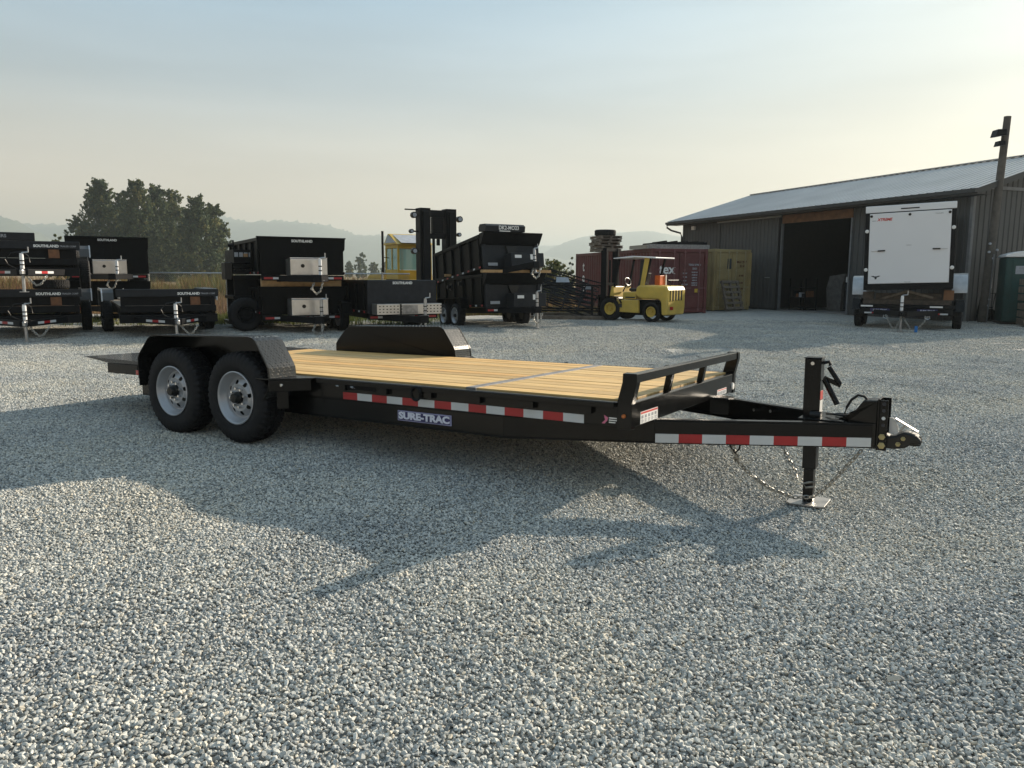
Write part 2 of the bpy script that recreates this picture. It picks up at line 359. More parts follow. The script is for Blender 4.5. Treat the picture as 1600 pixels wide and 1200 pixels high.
def field_mat():
    m, t, b = new_mat("dry_field")
    tc = N(t, "ShaderNodeTexCoord")
    n1 = N(t, "ShaderNodeTexNoise", Scale=.08, Detail=10., Roughness=.7); t.links.new(tc.outputs["Object"], n1.inputs["Vector"])
    r = ramp(t, n1.outputs["Fac"], [(.3, (.16, .12, .05)), (.5, (.24, .17, .08)), (.62, (.20, .12, .06)), (.75, (.12, .12, .045))])
    t.links.new(r.outputs[0], b.inputs["Base Color"]); b.inputs["Roughness"].default_value = 1
    n2 = N(t, "ShaderNodeTexNoise", Scale=3., Detail=6.); t.links.new(tc.outputs["Object"], n2.inputs["Vector"])
    bp = N(t, "ShaderNodeBump", Strength=1., Distance=.4); t.links.new(n2.outputs["Fac"], bp.inputs["Height"]); t.links.new(bp.outputs[0], b.inputs["Normal"])
    return m
M['field'] = field_mat()
def tint_mat(name, stops, rough=.8, trans=0.):
    m, t, b = new_mat(name)
    at = N(t, "ShaderNodeAttribute", attribute_name="tint"); r = ramp(t, at.outputs["Fac"], stops)
    t.links.new(r.outputs[0], b.inputs["Base Color"]); b.inputs["Roughness"].default_value = rough
    b.inputs["Specular IOR Level"].default_value = .2
    if trans:
        tl = N(t, "ShaderNodeBsdfTranslucent"); t.links.new(r.outputs[0], tl.inputs[0]); ms = N(t, "ShaderNodeMixShader"); ms.inputs[0].default_value = trans
        t.links.new(b.outputs[0], ms.inputs[1]); t.links.new(tl.outputs[0], ms.inputs[2]); t.links.new(ms.outputs[0], t.nodes["Material Output"].inputs[0])
    return m
M['leaf'] = tint_mat("leaves", [(0, (.036, .054, .030)), (.5, (.064, .088, .042)), (.8, (.105, .122, .048)), (1, (.16, .150, .055))], trans=.25)
M['grass'] = tint_mat("dry_stalks", [(0, (.11, .11, .04)), (.3, (.20, .15, .06)), (.65, (.22, .135, .075)), (1, (.15, .085, .055))], trans=.25)
M['weed'] = tint_mat("weed_leaves", [(0, (.06, .09, .025)), (1, (.17, .17, .05))], trans=.25)
M['hill'] = mat("forest_hill", (.05, .065, .04), 1., var=.4, scale=.02)
def glass(name, col):
    m, t, b = new_mat(name)
    b.inputs["Base Color"].default_value = (*col, 1); b.inputs["Roughness"].default_value = .04; b.inputs["Transmission Weight"].default_value = .55; b.inputs["IOR"].default_value = 1.45
    return m
M['glass'] = glass("teal_window", (.30, .48, .46))
def mesh_mat():
    m, t, b = new_mat("chain_link")
    tc = N(t, "ShaderNodeTexCoord"); fs = []
    for rot in (45, -45):
        mp = N(t, "ShaderNodeMapping"); mp.inputs["Rotation"].default_value = (0, R_(rot), 0); t.links.new(tc.outputs["Object"], mp.inputs[0])
        sx = N(t, "ShaderNodeSeparateXYZ"); t.links.new(mp.outputs[0], sx.inputs[0])
        md = N(t, "ShaderNodeMath", operation='PINGPONG'); md.inputs[1].default_value = .025; t.links.new(sx.outputs[0], md.inputs[0])
        lt = N(t, "ShaderNodeMath", operation='LESS_THAN'); lt.inputs[1].default_value = .0022; t.links.new(md.outputs[0], lt.inputs[0]); fs.append(lt)
    mx = N(t, "ShaderNodeMath", operation='MAXIMUM'); t.links.new(fs[0].outputs[0], mx.inputs[0]); t.links.new(fs[1].outputs[0], mx.inputs[1])
    b.inputs["Base Color"].default_value = (.30, .29, .27, 1); b.inputs["Metallic"].default_value = .6; b.inputs["Roughness"].default_value = .5
    t.links.new(mx.outputs[0], b.inputs["Alpha"]); return m
M['mesh'] = mesh_mat()

def np_mesh(name, V, Fc, mat_, tint=None, parent=None):
    me = bpy.data.meshes.new(name); n, k = Fc.shape
    me.vertices.add(len(V)); me.vertices.foreach_set("co", V.astype(np.float32).ravel())
    me.loops.add(n*k); me.loops.foreach_set("vertex_index", Fc.astype(np.int32).ravel())
    me.polygons.add(n); me.polygons.foreach_set("loop_start", np.arange(0, n*k, k, dtype=np.int32)); me.polygons.foreach_set("loop_total", np.full(n, k, np.int32))
    if tint is not None:
        a = me.attributes.new("tint", 'FLOAT', 'FACE'); a.data.foreach_set("value", tint.astype(np.float32))
    me.update(calc_edges=True); me.materials.append(mat_)
    o = bpy.data.objects.new(name, me); COL.objects.link(o)
    if parent: o.parent = parent
    return o

# ------------------------------------------------------------------ ground
g = MB(); g.add([(-9000, -300, -.35), (9000, -300, -.35), (9000, 12000, -.35), (-9000, 12000, -.35)], [(0,1,2,3)])
struct(g.build("ground", M['field']))
# the gravel yard: a finely divided sheet near the camera, coarser further off; it drops to the field at its far edge
xs = np.unique(np.concatenate([np.linspace(-60, -21, 10), np.linspace(-21, 21, 211), np.linspace(21, 60, 10)]))
ys = np.unique(np.concatenate([np.linspace(-20, 0, 6), np.linspace(0, 14, 71), np.linspace(14, 27, 53), np.linspace(27, 62, 18)]))
XX, YY = np.meshgrid(xs, ys)
ZZ = gz(XX, YY)-.012-.010*np.clip((YY-12)/4, 0, 1)*np.clip((27-YY)/2, 0, 1)
def yard_edge(x): return np.where(x < 6, 27.5+.35*np.maximum(0, x+3), 62)
ZZ = np.where(YY > yard_edge(XX)+.5, -.42, ZZ)
V = np.stack([XX, YY, ZZ], -1).reshape(-1, 3); nx, ny = len(xs), len(ys)
idx = np.arange(nx*ny).reshape(ny, nx)
Fc = np.stack([idx[:-1, :-1], idx[:-1, 1:], idx[1:, 1:], idx[1:, :-1]], -1).reshape(-1, 4)
yard = np_mesh("gravel_yard", V, Fc, M['gravel']); struct(yard); yard.data.shade_smooth()

# loose stones on the yard: patches of real stones laid side by side, turned at random and tilted to the lie of the ground
pts = []; eul = []; cls = []
def lay(y0, y1, size, c_):
    y = y0+size/2
    while y < y1+size*.49:
        n = int(math.ceil((.70*(y+size)+1.6)/size))
        for k in range(-n, n+1):
            x = k*size; e_ = size*.35
            zx = float(gz(x+e_, y)-gz(x-e_, y))/(2*e_); zy = float(gz(x, y+e_)-gz(x, y-e_))/(2*e_)
            nrm = Vector((-zx, -zy, 1)).normalized(); q = Vector((0, 0, 1)).rotation_difference(nrm).to_matrix() @ Matrix.Rotation(random.randrange(4)*math.pi/2, 3, 'Z')
            pts.append((x, y, float(gz(x, y))-.004)); eul.append(tuple(q.to_euler('XYZ'))); cls.append(c_)
        y += size
lay(1.4, 8.0, .30, 0); lay(8.0, 14.0, .60, 1); lay(14.0, 24.8, 1.20, 2)
pm = bpy.data.meshes.new("gravel"); pm.vertices.add(len(pts)); pm.vertices.foreach_set("co", np.array(pts, np.float32).ravel()); pm.update()
a_ = pm.attributes.new("turn", 'FLOAT_VECTOR', 'POINT'); a_.data.foreach_set("vector", np.array(eul, np.float32).ravel())
a_ = pm.attributes.new("patch", 'INT', 'POINT'); a_.data.foreach_set("value", np.array(cls, np.int32))
gravel = bpy.data.objects.new("gravel", pm); COL.objects.link(gravel); pm.materials.append(M['stone']); struct(gravel, "stuff")
gt = bpy.data.node_groups.new("loose_stones", 'GeometryNodeTree')
gt.interface.new_socket("Geometry", in_out='INPUT', socket_type='NodeSocketGeometry'); gt.interface.new_socket("Geometry", in_out='OUTPUT', socket_type='NodeSocketGeometry')
GN = gt.nodes.new; GL = gt.links.new
gi = GN("NodeGroupInput"); go = GN("NodeGroupOutput"); joinall = GN("GeometryNodeJoinGeometry"); GL(joinall.outputs[0], go.inputs[0])
def rnd(dt, lo, hi, seed):
    r = GN("FunctionNodeRandomValue"); r.data_type = dt
    k = {'FLOAT_VECTOR': (0, 1, 0), 'INT': (4, 5, 2), 'FLOAT': (2, 3, 1)}[dt]
    r.inputs[k[0]].default_value = lo; r.inputs[k[1]].default_value = hi; r.inputs["Seed"].default_value = seed; return r.outputs[k[2]]
g2i = GN("GeometryNodeGeometryToInstance")
for k in range(9):
    ml = GN("GeometryNodeMeshLine"); ml.inputs["Count"].default_value = 15+k
    vn_ = GN("ShaderNodeVectorMath"); vn_.operation = 'NORMALIZE'; GL(rnd('FLOAT_VECTOR', (-1, -1, -1), (1, 1, 1), 20+k), vn_.inputs[0])
    v2 = GN("ShaderNodeVectorMath"); v2.operation = 'MULTIPLY'; v2.inputs[1].default_value = [(.0112, .0082, .0062), (.0100, .0088, .0072), (.0134, .0076, .0058)][k % 3]
    GL(vn_.outputs[0], v2.inputs[0])
    sp0 = GN("GeometryNodeSetPosition"); GL(ml.outputs[0], sp0.inputs["Geometry"]); GL(v2.outputs[0], sp0.inputs["Position"])
    ch = GN("GeometryNodeConvexHull"); GL(sp0.outputs[0], ch.inputs[0])
    sm = GN("GeometryNodeSetMaterial"); sm.inputs["Material"].default_value = M['stone']; GL(ch.outputs[0], sm.inputs[0]); GL(sm.outputs[0], g2i.inputs[0])
seed = 100
for c_, (size, pitch, nvar, smin, smax) in enumerate(((.30, .0127, 8, .42, 1.24), (.60, .0168, 7, .50, 1.30), (1.20, .0330, 5, .60, 1.45))):
    tiles = GN("GeometryNodeGeometryToInstance")
    for v in range(nvar):
        seed += 10; n = int(round(size/pitch))
        gr = GN("GeometryNodeMeshGrid"); gr.inputs["Size X"].default_value = size*(n-1)/n; gr.inputs["Size Y"].default_value = size*(n-1)/n; gr.inputs["Vertices X"].default_value = n; gr.inputs["Vertices Y"].default_value = n
        sp = GN("GeometryNodeSetPosition"); GL(gr.outputs["Mesh"], sp.inputs["Geometry"]); GL(rnd('FLOAT_VECTOR', (-pitch*.6, -pitch*.6, -.006), (pitch*.6, pitch*.6, .006), seed), sp.inputs["Offset"])
        iop = GN("GeometryNodeInstanceOnPoints"); iop.inputs["Pick Instance"].default_value = True
        GL(sp.outputs[0], iop.inputs["Points"]); GL(g2i.outputs[0], iop.inputs["Instance"]); GL(rnd('INT', 0, 8, seed+1), iop.inputs["Instance Index"])
        GL(rnd('FLOAT_VECTOR', (-.8, -.8, 0), (.8, .8, 6.283), seed+2), iop.inputs["Rotation"]); GL(rnd('FLOAT', smin, smax, seed+3), iop.inputs["Scale"])
        sa = GN("GeometryNodeStoreNamedAttribute"); sa.data_type = 'FLOAT'; sa.domain = 'INSTANCE'; sa.inputs["Name"].default_value = "tone"; GL(iop.outputs[0], sa.inputs["Geometry"]); GL(rnd('FLOAT', 0., 1., seed+4), sa.inputs["Value"])
        rz_ = GN("GeometryNodeRealizeInstances"); GL(sa.outputs[0], rz_.inputs[0]); GL(rz_.outputs[0], tiles.inputs[0])
    na = GN("GeometryNodeInputNamedAttribute"); na.data_type = 'INT'; na.inputs["Name"].default_value = "patch"
    cmp_ = GN("FunctionNodeCompare"); cmp_.data_type = 'INT'; cmp_.operation = 'EQUAL'; GL(na.outputs[0], cmp_.inputs[2]); cmp_.inputs[3].default_value = c_
    tn_ = GN("GeometryNodeInputNamedAttribute"); tn_.data_type = 'FLOAT_VECTOR'; tn_.inputs["Name"].default_value = "turn"
    iop = GN("GeometryNodeInstanceOnPoints"); iop.inputs["Pick Instance"].default_value = True
    GL(gi.outputs[0], iop.inputs["Points"]); GL(cmp_.outputs[0], iop.inputs["Selection"]); GL(tiles.outputs[0], iop.inputs["Instance"]); GL(rnd('INT', 0, nvar-1, 77+c_), iop.inputs["Instance Index"]); GL(tn_.outputs[0], iop.inputs["Rotation"])
    GL(iop.outputs[0], joinall.inputs[0])
gm = gravel.modifiers.new("stones", 'NODES'); gm.node_group = gt

def set_uv(o):
    me = o.data; uv = me.uv_layers.new(name="UVMap")
    for p in me.polygons:
        n = p.normal
        for li in p.loop_indices:
            c = me.vertices[me.loops[li].vertex_index].co
            uv.data[li].uv = (c.x, c.z) if abs(n.y) > .7 else (c.x*n.z-c.z*n.x, c.y)

# ------------------------------------------------------------------ wheels
def tyre_mb(R=.387, Wd=.235, c=(0,0,0), out=-1):
    """tyre with ribs and cut shoulders; 'out' is the side (sign of y) of its outer face"""
    b = MB(); n = 216; h = Wd/2
    prof = [(.222, -h*.80), (.235, -h*.93), (R*.74, -h*1.03), (R*.87, -h*1.0), (R*.945, -h*.90), (R*.985, -h*.78), (R*.993, -h*.56), (R*.995, -h*.50), (R*.958, -h*.485), (R*.958, -h*.43), (R*.999, -h*.44),
            (R, -h*.12), (R*.958, -h*.115), (R*.958, -h*.05), (R, -h*.045)]
    prof = prof+[(r, -y) for r, y in prof[::-1]]
    k = len(prof); vs = []
    for j in range(n):
        t = 2*math.pi*j/n
        for i, (r, y) in enumerate(prof):
            ii = min(i, k-1-i)
            if ii in (4, 5, 6, 7) and j % 5 < 2: r = r-.013
            if ii in (10, 11) and (j+2) % 6 < 2: r = r-.011
            if ii >= 14 and j % 7 < 2: r = r-.010
            vs.append((c[0]+r*math.cos(t), c[1]+y, c[2]+r*math.sin(t)))
    fs = [(j*k+i, j*k+i+1, ((j+1) % n)*k+i+1, ((j+1) % n)*k+i) for j in range(n) for i in range(k-1)]
    return b.add(vs, fs)
def rim_mb(c=(0,0,0), out=-1, Wd=.235, low=False):
    b = MB(); s = out; h = Wd/2
    n = 48 if low else 72
    # flange and barrel, then the recessed dish with hand holes
    prof = [(.215, h*.70), (.222, h*.86), (.226, h*.97), (.217, h*1.0), (.207, h*.95), (.203, h*.82), (.194, h*.74), (.190, h*.60), (.178, h*.54), (.174, h*.40), (.164, h*.38), (.158, h*.44)]
    b.lathe([(r, y*s) for r, y in prof], c, 'y', n, closed=False)
    rings = [.158, .150, .143, .136, .129, .122, .115, .108, .100, .088, .070, .052]
    yy = lambda r: h*(.44+.30*max(0, (.158-r)/.06)) if r > .118 else h*(.64 if r > .105 else .60)
    m = 160; vs = []; idx = {}
    for i, r in enumerate(rings):
        for j in range(m):
            t = 2*math.pi*j/m; vs.append((c[0]+r*math.cos(t), c[1]+s*yy(r), c[2]+r*math.sin(t)))
    fs = []
    for i in range(len(rings)-1):
        for j in range(m):
            r = (rings[i]+rings[i+1])/2; t = 2*math.pi*(j+.5)/m
            a = ((t+.2) % (math.pi/4))-math.pi/8
            if (r-.130)**2+(a*.130)**2 < .0185**2: continue
            fs.append((i*m+j, i*m+(j+1) % m, (i+1)*m+(j+1) % m, (i+1)*m+j))
    b.add(vs, fs)
    return b
def hub_mb(c=(0,0,0), out=-1, Wd=.235):
    s = out; h = Wd/2; b = MB()
    b.lathe([(.002, h*.05), (.150, h*.05), (.150, -h*.3), (.002, -h*.3)], (c[0], c[1], c[2]), 'y', 32) if s > 0 else b.lathe([(.002, -h*.05), (.150, -h*.05), (.150, h*.3), (.002, h*.3)], c, 'y', 32)
    b.lathe([(.001, s*h*.45), (.051, s*h*.45), (.051, s*h*.80), (.043, s*h*.86), (.041, s*h*1.10), (.035, s*h*1.16), (.001, s*h*1.18)], c, 'y', 28, closed=False)
    return b
def nut_mb(k, out=-1, Wd=.235):
    s = out; h = Wd/2; t = 2*math.pi*k/8+.2; p = Vector((.080*math.cos(t), 0, .080*math.sin(t)))
    return MB().cyl(p+Vector((0, s*h*.58, 0)), p+Vector((0, s*h*.84, 0)), .0105, 6)
def stud_mb(c=(0,0,0), out=-1, Wd=.235):
    b = MB(); s = out; h = Wd/2
    b.lathe([(.001, s*h*.60), (.019, s*h*.60), (.019, s*h*.94), (.012, s*h*.98), (.001, s*h*.98)], (c[0]-.064, c[1], c[2]-.004), 'y', 16, closed=False)
    return b
def add_wheel(parent, x, y, z, out, R=.387, Wd=.235):
    t = tyre_mb(R, Wd, (0,0,0), out).build("wheel", M['tyre'], parent, smooth=40); t.location = (x, y, z)
    rim_mb((0,0,0), out, Wd).build("rim", M['silver'], t, smooth=50)
    hub_mb((0,0,0), out, Wd).build("hub", M['hub'], t, smooth=40)
    for k in range(8): nut_mb(k, out, Wd).build("wheel_nut", M['chrome'], t, smooth=40)
    stud_mb((0,0,0), out, Wd).build("valve_cap", M['chrome'], t, smooth=40)
    return t

# ------------------------------------------------------------------ the equipment trailer in the foreground
yaw, tx, ty, wu, slope, bank = -.5626, .7436, 4.6726, -3.4408, .0152, .0205
ex = Vector((math.cos(yaw), math.sin(yaw), slope)).normalized(); ey = Vector((-math.sin(yaw), math.cos(yaw), -bank)); ez = ex.cross(ey).normalized(); ey = ez.cross(ex)
T = bpy.data.objects.new("equipment_trailer", None); COL.objects.link(T)
tag(T, "long black tandem-axle tilt-deck trailer with pale plank deck, alone on the open gravel", "trailer")
mm = Matrix.Identity(4)
for i, a in enumerate((ex, ey, ez)):
    for j in range(3): mm[j][i] = a[j]
mm.translation = (tx, ty, -slope*wu); T.matrix_world = mm
W = 2.222; BL = M['black']
# side frame members, cross members, main rails (bent in to the tongue)
b = MB()
for y0, y1 in ((0, .055), (W-.055, W)):
    b.box(-5.24, -.012, y0, y1, .418, .548)
for y0, y1 in ((.0, .065), (W-.065, W)): b.box(-5.24, -.1, y0, y1, .552, .572)
for k in range(14):
    x = -5.1+k*.385; b.box(x-.03, x+.03, .057, W-.057, .44, .54)
b.box(-5.24, -5.17, .057, W-.057, .43, .55)
b.build("deck_frame", BL, T, bevel=.004)
b = MB()
for s in (0, 1):
    f = (lambda y: y) if s == 0 else (lambda y: W-y)
    for xa, xb, ya, yb in ((-5.2, -.955, .012, .012), (-.955, .0, .012, .395), (0., 1.262, .395, 1.022)):
        dx = Vector((xb-xa, yb-ya, 0)).normalized(); nn = Vector((-dx.y, dx.x, 0))
        for off, hh, z0 in ((0, .012, None), (.05, .0, 'lo'), (.05, .0, 'hi')):
            if z0 is None:
                q = [(xa, ya), (xb, yb), (xb+nn.x*.012, yb+nn.y*.012), (xa+nn.x*.012, ya+nn.y*.012)]; za, zb = .266, .406
            else:
                q = [(xa, ya), (xb, yb), (xb+nn.x*.062, yb+nn.y*.062), (xa+nn.x*.062, ya+nn.y*.062)]; za, zb = (.254, .2655) if z0 == 'lo' else (.4065, .418)
            q = [(px, f(py)) for px, py in q]
            b.prism(q, 'z', za, zb)
b.build("main_rail", BL, T, bevel=.003)
# stake pockets and rub rail on both long sides
b = MB()
for yo in (-1, 1):
    yb = 0 if yo < 0 else W
    ya, yc = sorted((yb+yo*.036, yb+yo*.044)); b.box(-2.72, -.1, ya, yc, .536, .574)
    for k in range(6):
        x = -2.46+k*.43; y1, y2 = sorted((yb+yo*.001, yb+yo*.035)); b.box(x-.05, x+.05, y1, y2, .49, .566)
b.build("rub_rail", BL, T, bevel=.003)
# planks
pl = MB(); tints = []
npk = 13; y0 = .068; pw = (W-.136)/npk
for k in range(npk):
    for xa, xb in ((-5.15, -1.315), (-1.225, -.056)):
        pl.box(xa+random.uniform(0, .004), xb-random.uniform(0, .004), y0+k*pw+.0055, y0+(k+1)*pw-.0055, .545, .583+random.uniform(-.0015, .0015))
nb_ = len(pl.f)
for k in range(npk):
    for x in [-5.02+.385*i for i in range(10)]+[-1.19, -.78, -.40, -.09]:
        for yy in (.28, .72):
            cx_, cy_ = x+random.uniform(-.01, .01), y0+(k+yy)*pw; pl.add([(cx_+.0055*math.cos(a_), cy_+.0055*math.sin(a_), .5851) for a_ in [math.pi*i/3 for i in range(6)]], [tuple(range(6))], 1)
deck = pl.build("wood_deck", [M['deck'], M['steel']], T, bevel=.003)
a = deck.data.attributes.new("plank", 'FLOAT', 'FACE'); a.data.foreach_set("value", [float(i//6)*.173 for i in range(len(deck.data.polygons))])
MB().box(-1.312, -1.228, .066, W-.066, .545, .5845).build("seam_plate", M['seam'], T, bevel=.002)
# rear knife-edge plate and tail
b = MB(); b.prism([(-5.16, .583), (-6.20, .592), (-5.78, .548), (-5.16, .552)], 'y', .0, W); o = b.build("approach_plate", M['plate'], T); set_uv(o)
b = MB(); b.box(-5.77, -5.245, 0., .064, .445, .545); b.box(-5.77, -5.245, W-.064, W, .43, .545); b.box(-5.77, -5.70, .066, W-.066, .43, .54); b.build("tail_frame", BL, T, bevel=.004)
for y in (.12, W-.30): MB().box(-5.80, -5.772, y, y+.18, .44, .50).build("tail_light", M['lens'], T, bevel=.006)
MB().box(-5.243, -5.20, -.022, -.001, .45, .50).build("side_marker", M['lens'], T, bevel=.004)
# headboard: lower beam, leaning end posts, two uprights, top bar
b = MB(); b.box(-.05, 0, .0, W, .416, .572); b.build("headboard_beam", BL, T, bevel=.004)
for y0_, y1_ in ((-.012, .052), (W-.052, W+.012)):
    b = MB()
    lo = [(-.093, .404), (.004, .404), (.004, .560), (-.093, .572)]; hi = [(-.093, .572), (.004, .560), (.035, .70), (.035, .758), (-.058, .758), (-.062, .70)]
    b.prism([(-.093, .404), (.006, .404), (.006, .565), (.037, .700), (.037, .759), (-.057, .759), (-.060, .70), (-.093, .575)], 'y', y0_, y1_)
    b.build("headboard_post", BL, T, bevel=.005)
for yy in (.665, 1.37): MB().prism([(-.045, .573), (-.002, .573), (.022, .698), (-.022, .698)], 'y', yy-.026, yy+.026).build("headboard_upright", BL, T, bevel=.004)
MB().box(-.028, .030, .053, W-.053, .699, .757).build("headboard_rail", BL, T, bevel=.005)
MB().lathe([(.001, -.014), (.012, -.012), (.014, 0), (.001, 0)], (-.043, -.0125, .49), 'y', 16).build("marker_light", M['amber'], T, smooth=True)
MB().lathe([(.001, .012), (.028, .010), (.030, 0), (.001, 0)], (.0005, 2.16, .466), 'x', 20).build("reflector", M['paper'], T, smooth=True)
# fenders
prof = [(-4.755, .405), (-4.768, .60), (-4.762, .665), (-4.735, .705), (-4.60, .840), (-4.555, .866), (-4.50, .876), (-3.235, .897), (-3.185, .892), (-3.15, .868), (-3.025, .69), (-3.005, .655), (-2.998, .60), (-2.99, .55), (-3.01, .47), (-3.06, .405)]
for y0_, y1_, ins in ((-.28, 0., 0.), (W, W+.28, W)):
    b = MB(); b.strip(prof, 'y', y0_, y1_, .006); q_ = 0
    acc = 0.
    for i in range(len(prof)-1):   # raised lugs of the tread plate
        p_ = Vector((prof[i][0], 0, prof[i][1])); d_ = Vector((prof[i+1][0], 0, prof[i+1][1]))-p_; L0 = d_.length; d_.normalize(); up_ = Vector((-d_.z, 0, d_.x))
        while acc < L0:
            c0 = p_+d_*acc
            for kk in range(9):
                yy = y0_+.022+kk*.0295+(.0147 if q_ % 2 else 0)
                if yy > y1_-.012: continue
                l_ = (d_*.7071+Vector((0, .7071, 0))*(1 if (kk+q_) % 2 else -1)); w_ = up_.cross(l_); c1 = Vector((c0.x, yy, c0.z))
                b.add([c1-l_*.0135, c1-w_*.0048, c1+l_*.0135, c1+w_*.0048, c1-l_*.004+up_*.0042, c1+l_*.004+up_*.0042], [(0,1,4), (1,5,4), (1,2,5), (2,3,5), (3,4,5), (3,0,4)])
            q_ += 1; acc += .0235
        acc -= L0
    o = b.build("fender", M['gloss'], T, fix=False)
    b = MB(); inn = [(x, z) for x, z in prof]
    ya, yb = (ins-.004, ins+.002) if ins > 0 else (ins-.002, ins+.004)
    pp = [(max(-4.762, min(-2.995, x)), z-.004) for x, z in prof if z > .5] ; pp = [(-4.755, .56)]+pp+[(-2.995, .56)]
    bb = MB(); bb.prism(pp, 'y', ya, yb); bb.build("fender_skirt", BL, o)
    # outer folded lip
    lip = MB(); yo = y0_ if ins == 0 else y1_
    for i in range(len(prof)-1):
        p, q = prof[i], prof[i+1]; lip.bar((p[0], yo, p[1]), (q[0], yo, q[1]), .008, .012, (0,1,0))
    lip.build("fender_lip", BL, o)
# gusset plate between rail and fender, with its leg
for s in (0, 1):
    b = MB()
    f = (lambda y: y) if s == 0 else (lambda y: W-y)
    b.prism([(x, f(y)) for x, y in ((-3.16, -.275), (-2.985, -.285), (-2.76, -.048), (-2.76, -.001), (-3.16, -.001))], 'z', .560, .572)
    b.prism([(x, f(y)) for x, y in ((-3.00, -.283), (-2.985, -.29), (-2.765, -.052), (-2.78, -.045))], 'z', .47, .5595)
    b.prism([(x, f(y)) for x, y in ((-2.955, -.24), (-2.945, -.25), (-2.885, -.185), (-2.895, -.175))], 'z', .33, .4695)
    b.build("fender_bracket", BL, T, bevel=.002)
MB().lathe([(.001, -.012), (.012, -.012), (.012, 0), (.001, 0)], (-2.915, -.222, .52), 'y', 12).build("bracket_bolt", M['chrome'], T)
# axles, hangers
b = MB()
for k in range(2):
    x = wu-k*.868; b.bar((x, .1, .36), (x, W-.1, .36), .09, .09)
for y in (.12, W-.12):
    b.bar((wu-1.4, y, .36), (wu+.5, y, .36), .06, .05); b.bar((wu+.5, y, .26), (wu+.5, y, .44), .08, .05); b.bar((wu-1.38, y, .26), (wu-1.38, y, .44), .08, .05)
b.build("axle_set", M['dark'], T)
for k in range(2):
    add_wheel(T, wu-k*.868, -.152, .382, -1); add_wheel(T, wu-k*.868, W+.152, .432, 1)
# pocket plate with two bolts, D-ring
MB().box(-2.50, -2.02, -.012, -.001, .50, .548).build("tool_pocket", M['dark'], T, bevel=.003)
for x in (-2.487, -2.33): b = MB().tube([(x-.012, -.02, .515), (x-.012, -.035, .525), (x+.012, -.035, .525), (x+.012, -.02, .515)], .006, 6); b.build("pocket_latch", M['chrome'], T)
for y in (-.05, W+.05):
    MB().tube([(-1.68+.042*math.cos(t), y, .522+.05*math.sin(t)) for t in np.linspace(0, 6.283, 17)[:-1]], .011, 8, closed=True).build("tie_ring", BL, T, smooth=True)
MB().tube([(-.62+.05*math.cos(t), W+.05, .572+.028*math.sin(t)) for t in np.linspace(0, 6.283, 17)[:-1]], .01, 8, closed=True).build("tie_ring", BL, T, smooth=True)
# reflective tape
def tape(parent, a, bb, nseg, first_red, z0, z1, nrm, mk=None):
    q = MB(); a = Vector(a); bb = Vector(bb); nrm = Vector(nrm)*.0015
    for i in range(nseg):
        p = a.lerp(bb, i/nseg)+nrm; r = a.lerp(bb, (i+1)/nseg)+nrm
        q.add([(p.x, p.y, z0), (r.x, r.y, z0), (r.x, r.y, z1), (p.x, p.y, z1)], [(0,1,2,3)], (i+(0 if first_red else 1)) % 2)
    return q.build("reflective_tape", [M['red'], M['white']], parent, fix=False)
tape(T, (-2.462, 0, 0), (-.327, 0, 0), 14, True, .4185, .474, (0,-1,0))
td = Vector((1.262, 1.022-.395, 0)).normalized(); tn = Vector((td.y, -td.x, 0))
tape(T, (.005, .3975, 0), (1.245, 1.0135, 0), 9, False, .262, .322, tn)
# logo plate
lx0, lx1, lz0, lz1 = -1.905, -1.398, .296, .374
o = MB().box(lx0, lx1, .0045, .0105, lz0, lz1).build("logo_plate", M['lilac'], T, bevel=.003)
MB().box(lx0+.010, lx1-.010, .003, .0042, lz0+.008, lz1-.008).build("logo_field", M['blue'], o)
text("lettering", "SURE-TRAC", .070, face_M(((lx0+lx1)/2, .0015, (lz0+lz1)/2), (1,0,0), (0,0,1)), M['letter'], o, sx=1.32, bold=.0034)
# printed stickers
o = MB().box(.0005, .002, .145, .44, .421, .499).build("warning_sticker", M['paper'], T)
MB().box(.0023, .003, .15, .435, .484, .496).build("sticker_header", M['inkred'], o)
q = MB()
for i in range(5):
    y = .16+i*.056
    q.box(.0023, .003, y, y+.032, .455, .474)
    for j in range(4): q.box(.0023, .003, y, y+random.uniform(.025, .042), .427+j*.006, .430+j*.006)
q.build("sticker_print", M['inkgrey'], o)
o = MB().box(.0005, .002, 1.735, 1.985, .424, .474).build("warning_sticker", M['paper'], T)
MB().box(.0023, .003, 1.74, 1.98, .463, .470).build("sticker_header", M['inkred'], o)
q = MB()
for i in range(5): q.box(.0023, .003, 1.745+i*.046, 1.78+i*.046, .430, .455)
q.build("sticker_print", M['inkgrey'], o)
o = MB().prism([(-.20, .432), (-.176, .455), (-.185, .486), (-.155, .470), (-.160, .452), (-.180, .430)], 'y', -.003, -.001).build("dealer_sticker", M['pink'], T)
q = MB()
for z in (.438, .452, .466): q.box(-.150, -.105+.01*(z > .45), -.003, -.001, z, z+.007)
q.build("sticker_print", M['paper'], o)
